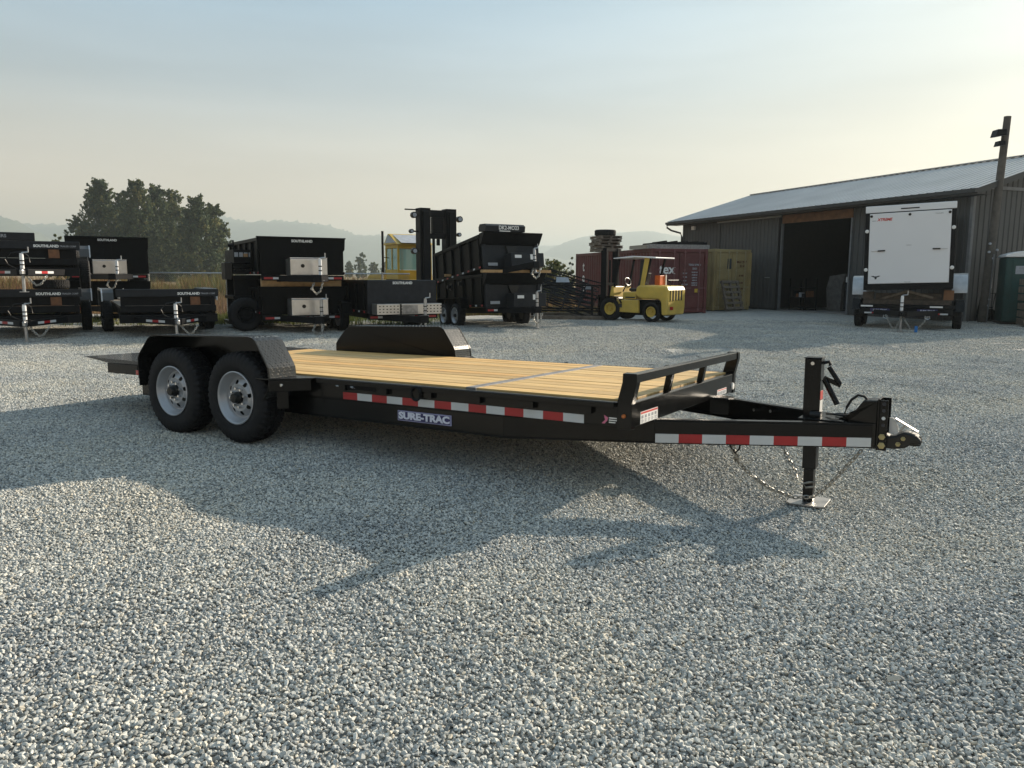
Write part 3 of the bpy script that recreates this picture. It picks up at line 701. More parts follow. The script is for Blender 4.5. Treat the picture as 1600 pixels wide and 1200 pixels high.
# tongue nose: raised gussets, channel with holes, coupler
b = MB()
for y in (1.018, 1.186):
    b.prism([(1.02, .4185), (1.27, .4185), (1.27, .566), (1.185, .560), (1.09, .4185)], 'y', y, y+.012) if True else None
b.prism([(1.185, .552), (1.27, .558), (1.27, .568), (1.185, .562)], 'y', 1.031, 1.185)
b.prism([(.80, .4185), (1.09, .4185), (1.09, .428), (.80, .428)], 'y', .93, 1.28)
b.box(1.215, 1.27, 1.016, 1.20, .25, .4180)
b.build("tongue_head", BL, T, bevel=.004)
b = MB(); b.box(1.2715, 1.285, 1.02, 1.196, .243, .578); b.box(1.2855, 1.335, 1.02, 1.034, .243, .572); b.box(1.2855, 1.335, 1.182, 1.196, .243, .572)
b.build("hitch_channel", BL, T, bevel=.004)
for i, z in enumerate((.548, .505, .455, .41)):
    MB().cyl((1.31, 1.0185, z), (1.31, 1.0192, z), .0115, 14).build("channel_hole", M['ink'] if i != 2 else M['white'], T)
for x, z, r in ((1.307, .335, .021), (1.307, .278, .023), (1.400, .292, .016), (1.428, .330, .015)):
    b = MB(); b.cyl((x, 1.018 if x < 1.35 else 1.046, z), (x, 1.006 if x < 1.35 else 1.034, z), r, 6); b.cyl((x, 1.0 if x < 1.35 else 1.032, z), (x, 1.018, z), r*.5, 10); b.build("hitch_bolt", M['yellow'], T, bevel=.002)
b = MB()
b.prism([(1.30, .255), (1.30, .352), (1.345, .335), (1.385, .345), (1.425, .372), (1.455, .368), (1.505, .352), (1.53, .325), (1.528, .300), (1.48, .296), (1.44, .268), (1.38, .255)], 'y', 1.048, 1.172)
cp = b.build("coupler", M['hub'], T, bevel=.012)
MB().lathe([(.002, -.03), (.05, -.03), (.058, .0), (.05, .03), (.002, .03)], (1.475, 1.11, .315), 'z', 24).build("ball_socket", M['hub'], cp, smooth=True)
b = MB(); b.bar((1.372, 1.11, .448), (1.505, 1.11, .372), .045, .006); b.bar((1.43, 1.11, .412), (1.40, 1.11, .36), .02, .012); b.tube([(1.455, 1.13, .40), (1.48, 1.13, .378), (1.47, 1.13, .362), (1.44, 1.13, .366)], .004, 6); b.build("coupler_latch", M['steel'], cp)
MB().add([(1.338, 1.10, .348), (1.395, 1.085, .358), (1.390, 1.08, .405), (1.362, 1.09, .452), (1.338, 1.10, .452), (1.338, 1.112, .348), (1.395, 1.097, .358), (1.390, 1.092, .405), (1.362, 1.102, .452), (1.338, 1.112, .452)],
         [(0,1,2,3,4), (9,8,7,6,5), (0,5,6,1), (1,6,7,2), (2,7,8,3), (3,8,9,4), (4,9,5,0)]).build("document_pouch", M['paper'], T)
# jack
b = MB(); b.box(.806, .912, 1.05, 1.165, .424, .818); b.box(.800, .918, 1.044, 1.171, .8185, .826)
jk = b.build("jack", BL, T, bevel=.004)
b = MB(); b.box(.816, .904, 1.06, 1.155, .06, .4235); b.box(.826, .892, 1.07, 1.145, -.172, .0595); b.build("jack_leg", M['hub'], jk, bevel=.004)
b = MB(); b.prism([(.735, 1.0), (.765, .97), (.955, .97), (.985, 1.0), (.985, 1.22), (.955, 1.25), (.765, 1.25), (.735, 1.22)], 'z', -.183, -.1725); b.build("foot_plate", M['steel'], jk, bevel=.002)
b = MB(); b.tube([(.913, 1.08, .79), (.955, 1.08, .80), (.965, 1.08, .775)], .012, 8); b.tube([(.955, 1.085, .765), (1.028, 1.085, .655)], .0165, 10); b.bar((1.035, 1.085, .645), (.925, 1.085, .690), .012, .032); b.tube([(.930, 1.085, .682), (1.018, 1.085, .515)], .019, 10)
b.build("crank_handle", BL, jk, smooth=40)
MB().lathe([(.001, -.01), (.012, -.01), (.012, 0), (.001, 0)], (.858, 1.049, .787), 'y', 12).build("jack_bolt", M['chrome'], jk)
MB().box(.9125, .9135, 1.06, 1.15, .54, .60).build("jack_sticker", M['inkred'], jk); MB().box(.9125, .9135, 1.06, 1.15, .45, .535).build("jack_sticker", M['paper'], jk)
MB().cyl((.86, 1.03, .44), (.93, 1.03, .44), .028, 14).build("jack_pin", M['hub'], jk)
# winch/dampener box and bolts on the far rail
b = MB(); b.box(.03, .16, 1.50, 1.66, .4195, .445); b.box(.02, .17, 1.49, 1.499, .32, .44); b.build("cushion_cylinder_mount", BL, T, bevel=.003)
for p in ((.36, 1.62, .36), (.50, 1.555, .37)): MB().cyl(p, (p[0]-.02, p[1]-.04, p[2]), .012, 8).build("rail_bolt", M['chrome'], T)
# wiring
MB().tube([(1.06, 1.11, .44), (1.075, 1.11, .50), (1.10, 1.11, .55), (1.14, 1.11, .585), (1.18, 1.11, .578), (1.20, 1.11, .558), (1.25, 1.11, .54)], .009, 8).build("brake_cable", M['hub'], T, smooth=True)
MB().tube([(.95, 1.11, .445), (1.0, 1.06, .452), (1.06, 1.07, .445), (1.10, 1.11, .448), (1.08, 1.15, .445), (1.0, 1.15, .442)], .008, 8).build("wiring_loom", M['hub'], T, smooth=True)
# safety chains
def chain(parent, pts, link=.030, r=.0042, name="safety_chain", m='zinc'):
    pts = [Vector(p) for p in pts]; L = [0]
    for i in range(1, len(pts)): L.append(L[-1]+(pts[i]-pts[i-1]).length)
    def at(s):
        for i in range(1, len(pts)):
            if s <= L[i] or i == len(pts)-1: return pts[i-1].lerp(pts[i], (s-L[i-1])/max(1e-6, L[i]-L[i-1])), (pts[i]-pts[i-1]).normalized()
    b = MB(); n = int(L[-1]/link)
    for k in range(n):
        p, d = at((k+.5)*link); u = Vector((0, 0, 1)) if abs(d.z) < .9 else Vector((0, 1, 0)); s = d.cross(u).normalized(); u = s.cross(d)
        sd = s if k % 2 else u
        sd = (s+u).normalized() if k % 2 else (s-u).normalized()
        ring = [p+d*(link*.68*math.cos(t))+sd*(link*.36*math.sin(t)) for t in [2*math.pi*j/10 for j in range(10)]]
        b.tube(ring, r, 5, closed=True)
    return b.build(name, M[m], parent, smooth=60)
chain(T, [(.40, .80, .25), (.44, .84, .10), (.52, .90, .0), (.64, .95, -.085), (.78, .985, -.135), (.90, 1.03, -.125), (.99, 1.05, -.04), (1.09, 1.06, .09), (1.20, 1.07, .245)], .034, .0048)
chain(T, [(.63, 1.20, .255), (.68, 1.16, .13), (.76, 1.10, .03), (.80, 1.045, -.03)], .034, .0048)
b = MB(); b.tube([(.375, .78, .262), (.40, .80, .20), (.425, .81, .165), (.455, .80, .20), (.47, .78, .262)], .007, 6); b.build("chain_hanger", M['hub'], T, smooth=True)
MB().tube([(.40, .80, .19), (.425, .815, .15), (.44, .83, .115), (.425, .84, .10), (.41, .83, .13)], .010, 8).build("safety_hook", M['zinc'], T, smooth=True)
MB().tube([(.83, 1.047, -.045), (.87, 1.047, -.030), (.91, 1.047, -.022), (.905, 1.047, -.055), (.85, 1.047, -.070)], .008, 8, closed=True).build("safety_hook", M['zinc'], T, smooth=True)

# ================================================================== the rest of the yard
PHI = R_(-60)

# ------------------------------------------------------------------ building
def ribbed(b, x0, x1, z0f, z1f, y, pitch=.235, rh=.022, rw=.045, m=0, back=.004):
    """ribbed sheet in the x-z plane facing +y; z0f/z1f give bottom and top at x"""
    pts = []; x = x0
    while x < x1-1e-6:
        xa = min(x+pitch-rw-.03, x1); pts += [(x, 0), (xa, 0)]
        if xa+.015 < x1: pts.append((xa+.015, rh))
        if xa+.015+rw-.01 < x1: pts.append((xa+.005+rw, rh))
        x += pitch
    pts.append((x1, 0)); q = []
    for p in pts:
        if not q or abs(p[0]-q[-1][0]) > 1e-5: q.append(p)
    n = len(q); vs = [(p[0], y+p[1], z0f(p[0])) for p in q]+[(p[0], y+p[1], z1f(p[0])) for p in q]
    b.add(vs, [(i, i+1, n+i+1, n+i) for i in range(n-1)], m)
SH = thing("workshop_building", "long charcoal metal-clad workshop with pale metal roof and open doorway", "building", (14.35, 24.35, 0), math.atan2(.928, -.373))
BLx, BD, EH, RH = 15.6, 9.0, 4.20, 5.54
c = lambda v: (lambda x: v)
for xa_, xb_ in ((.06, 4.78), (8.52, BLx-.06)): b = MB(); ribbed(b, xa_, xb_, c(0), c(EH), 0); b.build("front_wall", M['siding'], SH, fix=False)
b = MB(); ribbed(b, .06, BD-.06, c(0), lambda x: EH+(RH-EH)*(1-abs(x-BD/2)/(BD/2))-.02, 0); o = b.build("gable_wall", M['siding'], SH, fix=False); o.rotation_euler.z = R_(-90); o.location = (0, 0, 0); o.scale = (1, 1, 1)
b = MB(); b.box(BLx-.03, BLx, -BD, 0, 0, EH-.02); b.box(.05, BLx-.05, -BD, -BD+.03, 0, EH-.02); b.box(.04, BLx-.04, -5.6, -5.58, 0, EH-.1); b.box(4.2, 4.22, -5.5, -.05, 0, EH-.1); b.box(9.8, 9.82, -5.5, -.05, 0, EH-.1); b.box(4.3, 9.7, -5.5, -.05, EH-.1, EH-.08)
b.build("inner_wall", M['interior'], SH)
MB().box(.04, BLx-.04, -5.5, -.02, -.05, .018).build("floor_slab", M['concrete'], SH)
b = MB(); b.box(4.80, 8.50, -.06, .035, 3.56, 4.02); b.build("door_header", M['header'], SH)
for xa_, xb_ in ((4.76, 4.83), (8.47, 8.54)): MB().box(xa_, xb_, -.05, .05, 0, 3.559).build("door_frame", M['siding_trim'], SH)
MB().box(-.035, .06, -.05, .06, 0, EH).build("corner_trim", M['siding_trim'], SH); MB().box(BLx-.06, BLx+.02, -.05, .04, 0, EH).build("corner_trim", M['siding_trim'], SH); MB().box(-.045, -.005, -BD+.1, -.12, EH-.06, EH+.04).build("gable_trim", M['siding_trim'], SH)
b = MB(); ribbed(b, 8.62, 12.5, c(.05), c(3.78), .10); b.box(8.60, 12.52, .065, .095, .04, 3.79); sdo = b.build("sliding_door", M['siding'], SH, fix=False)
for xa_ in (8.58, 12.50): MB().box(xa_, xa_+.045, .09, .135, .04, 3.8).build("door_edge", M['fascia'], sdo)
b = MB(); b.bar((9.0, .14, 1.35), (9.28, .14, 1.35), .03, .03); b.build("handle", M['lightmetal'], sdo)
b = MB(); b.box(8.55, 12.8, .04, .09, 3.83, 3.90); b.build("door_track", M['lightmetal'], SH)
# roof: two ribbed slopes
sl = math.atan2(RH-EH, BD/2); slen = math.hypot(RH-EH, BD/2)+.62
for s in (1, -1):
    b = MB(); x = -.55
    pts = []
    while x < BLx+.55:
        pts += [(x, 0), (x+.21, 0), (x+.225, .022), (x+.255, .022), (x+.27, 0)]; x += .305
    n = len(pts); vs = []
    for t in (0, slen):
        for p in pts:
            yy = (-BD/2+s*t*math.cos(sl)); zz = RH+.05-t*math.sin(sl)
            vs.append((p[0], yy+s*p[1]*math.sin(sl), zz+p[1]*math.cos(sl)))
    b.add(vs, [(i, i+1, n+i+1, n+i) for i in range(n-1)]); b.build("roof", M['roofing'], SH, fix=False)
b = MB(); yb = -BD/2+slen*math.cos(sl); zb = RH+.05-slen*math.sin(sl)
b.box(-.56, BLx+.56, yb-.03, yb+.02, zb-.19, zb-.012); b.box(-.55, BLx+.55, .03, yb-.04, zb-.18, zb-.165)
for s in (1, -1):
    for xx in (-.56, BLx+.50): b.bar((xx+.03, -BD/2+s*slen*math.cos(sl), zb-.10), (xx+.03, -BD/2, RH-.06), .05, .17)
b.build("fascia", M['fascia'], SH)
b = MB(); b.box(-.57, BLx+.57, -BD/2-.11, -BD/2+.11, RH+.062, RH+.10); b.build("ridge_cap", M['roofing'], SH)
b = MB(); b.box(-.56, BLx+.58, yb+.022, yb+.12, zb-.13, zb-.03); b.build("gutter", M['fascia'], SH)
MB().tube([(BLx+.50, yb+.07, zb-.13), (BLx+.50, yb+.06, zb-.28), (BLx+.36, yb-.1, zb-.42), (BLx+.10, .10, zb-.56), (BLx+.02, .09, zb-.75), (BLx+.02, .09, .1)], .045, 8).build("downpipe", M['fascia'], SH, smooth=True)
b = MB(); b.box(14.5, 14.75, .03, .16, 3.62, 3.80); b.build("wall_lamp", M['paper'], SH, bevel=.02)
MB().box(-.10, -.045, -1.0, -.84, 1.05, 1.45).build("electrical_box", M['lightmetal'], SH, bevel=.008)
# things inside the doorway
Mi = Matrix.Translation((14.35, 24.35, 0)) @ Matrix.Rotation(math.atan2(.928, -.373), 4, 'Z')
def inside(x, y, z=.02): return Mi @ Vector((x, y, z))
rzS = math.atan2(.928, -.373)
t = thing("tool_cabinet", "dark drawer cabinet standing inside the open workshop doorway", "cabinet", inside(5.85, -1.7), rzS)
b = MB(); b.box(-.55, .55, -.3, .3, .08, 1.15); b.build("cabinet_body", M['dark'], t, bevel=.01)
for k in range(6): MB().box(-.5, .5, .302, .325, .12+k*.17, .26+k*.17).build("drawer", M['navy'], t, bevel=.006)
t = thing("storage_bin", "white tray standing on the drawer cabinet in the workshop", "tray", inside(5.95, -1.65, 1.172), rzS)
MB().box(-.42, .42, -.2, .22, 0, .22).build("tray_body", M['paper'], t, bevel=.02)
t = thing("storage_bin", "red bin standing in the white tray in the workshop", "bin", inside(5.85, -1.65, 1.393), rzS)
MB().prism([(-.2, 0), (.2, 0), (.26, .42), (-.26, .42)], 'y', -.15, .15).build("bin_body", M['redbin'], t, bevel=.02)
t = thing("covered_machine", "grey sheet-covered machine beside the drawer cabinet in the workshop", "machine", inside(7.0, -1.8), rzS)
b = MB(); b.add([(-.35,-.3,0), (.35,-.3,0), (.35,.3,0), (-.35,.3,0), (-.38,-.32,.9), (.4,-.32,.85), (.42,.33,.9), (-.4,.32,.95), (-.5,-.35,1.45), (.45,-.35,1.35), (.3,.3,1.4), (-.52,.3,1.5)],
    [(0,1,5,4),(1,2,6,5),(2,3,7,6),(3,0,4,7),(4,5,9,8),(5,6,10,9),(6,7,11,10),(7,4,8,11),(8,9,10,11)]); b.build("cover", M['cover'], t)
t = thing("storage_rack", "low steel shelving with parts just inside the doorway by the sliding door", "shelving", inside(7.95, -.75), rzS)
b = MB()
for z in (.1, .5, .9): b.box(-.45, .45, -.3, .3, z, z+.03)
for x in (-.44, .44):
    for y in (-.29, .29): b.box(x-.02, x+.02, y-.02, y+.02, 0, 1.3)
b.build("shelf_frame", M['dark'], t)
for k in range(5): MB().box(-.4+k*.17, -.27+k*.17, -.2, .15, .532, .532+random.uniform(.12, .28)).build("carton", [M['wood_brown'], M['navy'], M['tarp']][k % 3], t)
t = thing("long_shelf", "long pale shelf board across the back of the dark workshop", "shelf", inside(6.3, -3.0), rzS)
b = MB(); b.box(-1.7, 1.3, -.25, .25, 1.78, 1.84); b.build("board", M['wood_old'], t)
b = MB()
for x in (-1.6, 1.2): b.box(x-.03, x+.03, -.2, .2, 0, 1.779)
b.build("shelf_leg", M['dark'], t)

# ------------------------------------------------------------------ jack, chains shared by the parked trailers
def add_jack(p, x, z0, z1, foot, metal='paintwhite', y=0.):
    b = MB(); b.cyl((x, y, z0), (x, y, z1), .038, 14); b.cyl((x, y, z1), (x, y, z1+.04), .034, 14)
    j = b.build("jack", M[metal], p, smooth=40)
    for z in (z0+(z1-z0)*.25, z0+(z1-z0)*.55): MB().cyl((x, y, z), (x, y, z+.025), .042, 14).build("jack_band", M['hub'], j)
    b = MB(); b.tube([(x, y, z1+.05), (x, y+.10, z1+.065), (x, y+.12, z1+.07)], .014, 6); b.tube([(x, y+.12, z1+.06), (x, y+.12, z1+.17)], .012, 6); b.build("crank_handle", M['lightmetal'], j)
    b = MB(); b.cyl((x, y, foot), (x, y, z0), .03, 10); b.box(x-.08, x+.08, y-.08, y+.08, foot, foot+.012); b.build("jack_leg", M['lightmetal'], j)
    return j
def simple_wheel(p, x, y, z, out, R=.36, rim='silver'):
    t = tyre_mb(R, .22, (0,0,0), out).build("wheel", M['tyre'], p, smooth=40); t.location = (x, y, z)
    rim_mb((0,0,0), out, .22, True).build("rim", M[rim], t, smooth=50); hub_mb((0,0,0), out, .22).build("hub", M['hub'], t, smooth=40)
    return t

# ------------------------------------------------------------------ flat-deck trailers seen from the front
def flat_trailer(label, loc, rz, group, foot=0.0):
    t = thing("flat_deck_trailer", label, "trailer", loc, rz, group); W2 = 1.0
    b = MB(); b.box(-.09, 0, -W2, W2, .56, .70); b.box(-.12, .02, -W2-.02, W2+.02, .32, .50)
    for y in (-W2, W2-.08): b.box(-4.7, -.125, y, y+.08, .50, .66)
    for k in range(8): b.box(-4.6+k*.56, -4.54+k*.56, -W2+.085, W2-.085, .52, .64)
    for y in (-.6, .5): b.box(-4.6, -.13, y, y+.1, .32, .495)
    b.build("deck_frame", M['dark'], t, bevel=.006)
    b = MB()
    for k in range(10): b.box(-4.65, -.10, -W2+.005+k*.199, -W2+.198+k*.199, .665, .705)
    b.build("deck_boards", M['wood_old'], t)
    b = MB(); b.box(-.075, .0, -W2-.06, W2+.06, .90, 1.07); b.build("headboard", M['navy'], t, bevel=.01)
    for y in (-W2+.02, W2-.10): MB().box(-.07, -.01, y, y+.08, .701, .899).build("headboard_post", M['dark'], t)
    MB().box(-.10, -.085, -W2+.1, W2-.1, .708, .905).build("dark_gap_sheet", M['dark'], t)  # added dark sheet, makes the see-through gap under the headboard read black
    MB().box(-.07, -.01, .45, .66, .708, .895).build("wood_block", M['wood_brown'], t, bevel=.006)
    text("lettering", "SOUTHLAND", .075, face_M((.002, .42, .965), (0,1,0), (0,0,1)), M['paper'], t, sx=1.05, bold=.004)
    text("lettering", "TRAILER CORP", .050, face_M((.002, .83, .965), (0,1,0), (0,0,1)), M['inkgrey'], t, sx=.95, bold=.001)
    text("lettering", "SOUTHLAND", .055, face_M((.022, -.52, .41), (0,1,0), (0,0,1)), M['inkgrey'], t, bold=.002)
    b = MB()
    for s in (-1, 1): b.bar((0.021, s*.72, .40), (1.27, s*.07, .40), .06, .13)
    b.box(1.05, 1.30, -.10, .10, .34, .47); b.build("tongue", M['dark'], t, bevel=.006)
    for s in (-1, 1):
        d = Vector((1.249, -s*.65, 0)).normalized(); nrm = Vector((-d.y, d.x, 0))*(s)
        a_ = Vector((.45, s*.50, 0))+nrm*.033; bb_ = Vector((1.05, s*.185, 0))+nrm*.033
        tape(t, a_, bb_, 3, False, .375, .425, nrm)
    b = MB(); b.prism([(1.30, -.05), (1.52, -.035), (1.56, 0), (1.52, .035), (1.30, .05)], 'z', .36, .45); b.box(1.32, 1.5, -.02, .02, .451, .50); b.build("coupler", M['lightmetal'], t, bevel=.01)
    add_jack(t, 1.14, .471, .74, foot, y=-.0)
    chain(t, [(1.2, .06, .34), (1.25, .12, .25), (1.3, .22, .14), (1.3, .30, .16), (1.25, .38, .27), (1.2, .42, .33)], .045, .008)
    MB().tube([(1.1, -.1, .47), (1.12, -.24, .55), (1.12, -.28, .66), (1.12, -.18, .78), (1.12, .02, .82), (1.1, .12, .72), (1.1, .14, .6)], .012, 6).build("brake_cable", M['hub'], t, smooth=True)
    for s in (-1, 1):
        f = MB(); y0_, y1_ = sorted((s*1.035, s*1.27)); f.strip([(-3.95, .62), (-3.85, .96), (-3.75, 1.04), (-1.75, 1.04), (-1.65, .96), (-1.62, .78)], 'y', y0_, y1_, .02); fo = f.build("fender", M['greyplate'], t)
        y2, y3 = sorted((s*1.268, s*1.295)); MB().strip([(-3.96, .60), (-3.86, .95), (-3.75, 1.05), (-1.74, 1.05), (-1.63, .96), (-1.60, .76)], 'y', y2, y3, .06).build("fender_edge", M['lightmetal'], fo)
        for x in (-2.3, -3.2): simple_wheel(t, x, s*1.16, .36, s)
    b = MB(); b.bar((-2.3, -1.1, .36), (-2.3, 1.1, .36), .08, .08); b.bar((-3.2, -1.1, .36), (-3.2, 1.1, .36), .08, .08); b.build("axle_set", M['dark'], t)
    return t
G1 = "flat-deck trailers parked facing the yard"
fa = flat_trailer("lower of two stacked flat-deck trailers, its white jack standing on the gravel", (-10.5, 16.6, 0), PHI, G1)
fc = flat_trailer("single low flat-deck trailer with nothing stacked on it, dry grass behind", (-7.75, 17.35, 0), PHI, G1)
fb = copy_tree(fa); fb.matrix_world = Matrix.Translation((-10.5+.02, 16.62, 1.03)) @ Matrix.Rotation(PHI, 4, 'Z'); fb["label"] = "upper of two stacked flat-deck trailers, a steel rail lying on top"
def lying_tyre(label, loc, R=.36, wd=.2, group="loose tyres lying on trailers"):
    t = tyre_mb(R, wd).xf(Matrix.Rotation(R_(90), 4, 'X')).build("tyre", M['tyre'], None, smooth=40); t.location = loc; tag(t, label, "tyre", group); return t
Fw = Vector((.5, -.866, 0)); Rt = Vector((.866, .5, 0))
lying_tyre("tyre lying flat between the two stacked flat-deck trailers", Vector((-10.5, 16.6, 1.17))+Rt*.48-Fw*.42)
lying_tyre("tyre lying on the upper flat-deck trailer under its headboard rail", Vector((-10.5, 16.6, 1.84))+Rt*.72-Fw*.75, .36, .19)
t = thing("steel_rail", "black steel rail with pale lettering lying on top of the stacked flat-deck trailers", "steel rail", Vector((-10.5, 16.6, 2.105))-Rt*.75-Fw*.05, PHI)
MB().box(-.12, 0, -.55, 1.0, 0, .17).build("rail_body", M['navy'], t, bevel=.012)
text("lettering", "TRAILERS", .09, face_M((.002, .30, .09), (0,1,0), (0,0,1)), M['inkgrey'], t, bold=.003)

# ------------------------------------------------------------------ dump trailers
def dump_trailer(label, loc, rz, W, L, zf, hw, style, box, txt, pitch=0., wheels=True, foot=0., group="dump trailers parked along the fence", jackcol='lightmetal'):
    t = thing("dump_trailer", label, "dump trailer", loc, rz, group, pitch); h = W/2; zt = zf+hw
    b = MB()
    for s in (-1, 1):
        y0_, y1_ = sorted((s*h*.62, s*(h*.62-.07))); b.box(-L, .0, y0_, y1_, zf-.19, zf-.03)
        b.bar((0.001, s*h*.60, zf-.11), (1.32, s*.07, zf-.11), .06, .15)
    b.box(.002, .06, -h, h, zf-.16, zf-.04); b.box(1.12, 1.36, -.09, .09, zf-.19, zf-.02); b.build("chassis", M['dark'], t, bevel=.006)
    b = MB(); b.box(-L, -.04, -h+.02, h-.02, zf, zf+.04)
    for s in (-1, 1):
        y0_, y1_ = sorted((s*h, s*(h-.04))); b.box(-L, -.045, y0_, y1_, zf-.02, zt)
        y2, y3 = sorted((s*(h+.001), s*(h+.055)))
        for k in range(6): x = -L+.1+k*(L-.25)/5; b.box(x-.04, x+.04, y2, y3, zf+.06, zt-.09)
        b.box(-L, -.05, y2, y3, zt-.085, zt-.0); b.box(-L, -.05, y2, y3, zf-.02, zf+.055)
    b.box(-L-.05, -L-.002, -h, h, zf, zt-.02); b.build("dump_body", M['matte'], t, bevel=.005)
    if style == 'plain':
        b = MB(); b.prism([(-h, zf-.03), (h, zf-.03), (h+.01, zt-.38*hw), (h+.06, zt-.30*hw), (h+.075, zt), (-h-.075, zt), (-h-.06, zt-.30*hw), (-h-.01, zt-.38*hw)], 'x', -.04, 0)
        b.box(-.06, .05, -h-.08, h+.08, zt, zt+.03); b.box(.001, .03, -.10, .10, zf, zt-.15)
        b.build("front_board", M['matte'], t, bevel=.006)
    elif style == 'low':
        b = MB(); b.prism([(-h, zf-.03), (h, zf-.03), (h, zt-.03), (h-.03, zt), (-h+.03, zt), (-h, zt-.03)], 'x', -.04, 0); b.build("front_board", M['navy'], t, bevel=.02)
    else:
        b = MB(); b.box(-.06, -.03, -h, h, zf-.03, zt-.25); b.build("front_board", M['navy'], t)
        b = MB(); b.prism([(-.06, zt-.30), (.02, zt-.26), (.24, zt), (.24, zt+.025), (-.06, zt+.025)], 'y', -h-.04, h+.04); b.build("hood", M['dark'], t, bevel=.006)
        for s in (-1, 1):
            y0_, y1_ = sorted((s*h, s*(h-.12))); MB().box(-.028, .03, y0_, y1_, zf-.03, zt-.27).build("corner_post", M['navy'], t, bevel=.006)
        MB().prism([(-.17, zt-.30), (.17, zt-.30), (.09, zt-.52), (.04, zt-.55), (.03, zf+.30), (-.03, zf+.30), (-.04, zt-.55), (-.09, zt-.52)], 'x', -.029, .04).build("cylinder_brace", M['hub'], t, bevel=.006)
    if txt: text("lettering", txt, .085, face_M((.003 if style != 'plain' else .003, 0, zt-.07), (0,1,0), (0,0,1)), M['paper'], t, bold=.003)
    tape(t, (.062, -h*.95, 0), (.062, h*.95, 0), 9, True, zf-.13, zf-.08, (1,0,0))
    if box == 'alu':
        o = MB().box(.12, .60, -.44, .44, zf-.028, zf+.36).build("toolbox", M['aluminium'], t, bevel=.012)
        MB().box(.115, .605, -.445, .445, zf+.365, zf+.385).build("lid", M['chrome'], o, bevel=.004)
        MB().cyl((.6005, -.15, zf+.19), (.615, -.15, zf+.19), .045, 14).build("lock", M['hub'], o)
    elif box == 'tread':
        o = MB().box(.10, .46, -.83, .83, zf-.028, zf+.22).build("toolbox", M['aluminium'], t, bevel=.006)
        q = MB()
        for yy in [-.76+.09*k for k in range(7)]+[.36+.09*k for k in range(6)]:
            for zz in (zf+.03, zf+.10, zf+.17): q.box(.461, .463, yy-.018, yy+.018, zz-.012, zz+.012)
        q.build("tread_pattern", M['hub'], o)
        MB().box(.461, .464, -.20, .20, zf-.02, zf+.19).build("drawer_front", M['steel'], o); MB().box(.4605, .466, -.26, -.215, zf-.028, zf+.22).build("strap", M['hub'], o)
    elif box == 'black':
        o = MB().box(.08, .50, -h*.30, h*.86, zf-.028, zf+.34).build("toolbox", M['navy'], t, bevel=.012)
        MB().box(.501, .504, -.15, .05, zf+.20, zf+.28).build("sticker", M['paper'], o); MB().box(.501, .504, .32, .46, zf+.16, zf+.30).build("sticker", M['paper'], o)
        MB().box(.001, .02, -h+.15, -h*.5, zf+.06, zf+.14).build("decal", M['tarp'], t)
        text("lettering", "SURE-TRAC", .075, face_M((.066, -.15, zf-.085), (0,1,0), (0,0,1)), M['paper'], t, bold=.003)
    j = add_jack(t, 1.0, zf-.02, zf+.32, foot, jackcol, y=.16)
    chain(t, [(1.3, -.06, zf-.18), (1.33, -.14, zf-.34), (1.34, -.04, zf-.46), (1.35, .05, zf-.40), (1.33, .12, zf-.20)], .05, .009)
    for s in (-1, 1):
        yo = s*(h+.13); y0_, y1_ = sorted((s*(h+.06), s*(h+.30)))
        xc = -L*.55
        if wheels:
            f = MB(); f.strip([(xc-.92, zf-.05), (xc-.85, zf+.20), (xc-.75, zf+.26), (xc+.75, zf+.26), (xc+.85, zf+.20), (xc+.92, zf-.05)], 'y', y0_, y1_, .012); f.build("fender", M['matte'], t)
            for dx in (-.40, .40): simple_wheel(t, xc+dx, s*(h+.18), .34, s, .34)
        else:
            for dx in (-.40, .40):
                b = MB(); b.cyl((xc+dx, s*(h*.6), zf-.24), (xc+dx, s*(h+.02), zf-.24), .10, 16); b.cyl((xc+dx, s*(h+.02), zf-.24), (xc+dx, s*(h+.12), zf-.24), .055, 14); b.build("axle_hub", M['hub'], t, smooth=40)
        ys = s*(h+.057)
        q = MB()
        for k in range(9):
            x = -L+.2+k*(L-.35)/8; q.add([(x, ys, zf), (x+.12, ys, zf), (x+.12, ys, zf+.045), (x, ys, zf+.045)], [(0,1,2,3)], k % 2)
        q.build("reflective_tape", [M['red'], M['white']], t, fix=False)
    return t
# (d) two stacked with aluminium toolboxes
dump_trailer("lower dump trailer of the stack by the fence, metal toolbox near the ground", (-5.15, 19.0, 0), R_(-61), 2.0, 4.2, .46, .62, 'plain', 'alu', None)
dump_trailer("upper dump trailer of the stack by the fence, metal toolbox on its tongue", (-5.15, 19.0, 0.90), R_(-61), 2.0, 4.2, .52, .86, 'plain', 'alu', "SOUTHLAND", wheels=False, foot=.36, jackcol='paintwhite')
Fd = Vector((math.cos(R_(-61)), math.sin(R_(-61)), 0)); Rd = Vector((-Fd.y, Fd.x, 0))
for k, (xo, lab) in enumerate(((-.16, "pale timber beam wedged between the two stacked dump trailers, at their front"), (-2.6, "pale timber beam wedged between the two stacked dump trailers, towards their back"))):
    t = MB().box(-.07, .07, -.98, .98, 0, .19).build("timber_beam", M['wood_new'], None, bevel=.006); t.matrix_world = Matrix.Translation(Vector((-5.15, 19.0, 1.112))+Fd*xo) @ Matrix.Rotation(R_(-61), 4, 'Z'); tag(t, lab, "beam", "timber beams between stacked trailers")
# (b) the dump trailers behind the far-left stack
dump_trailer("lower dump trailer behind the two stacked flat-decks", (-12.0, 23.0, 0), PHI, 2.05, 3.6, .50, .66, 'plain', 'none', None)
dump_trailer("upper dump trailer behind the two stacked flat-decks, pale toolbox on its tongue", (-12.0, 23.0, .93), PHI, 2.05, 3.6, .50, 1.03, 'plain', 'alu', "SOUTHLAND", wheels=False, foot=.28, jackcol='paintwhite')
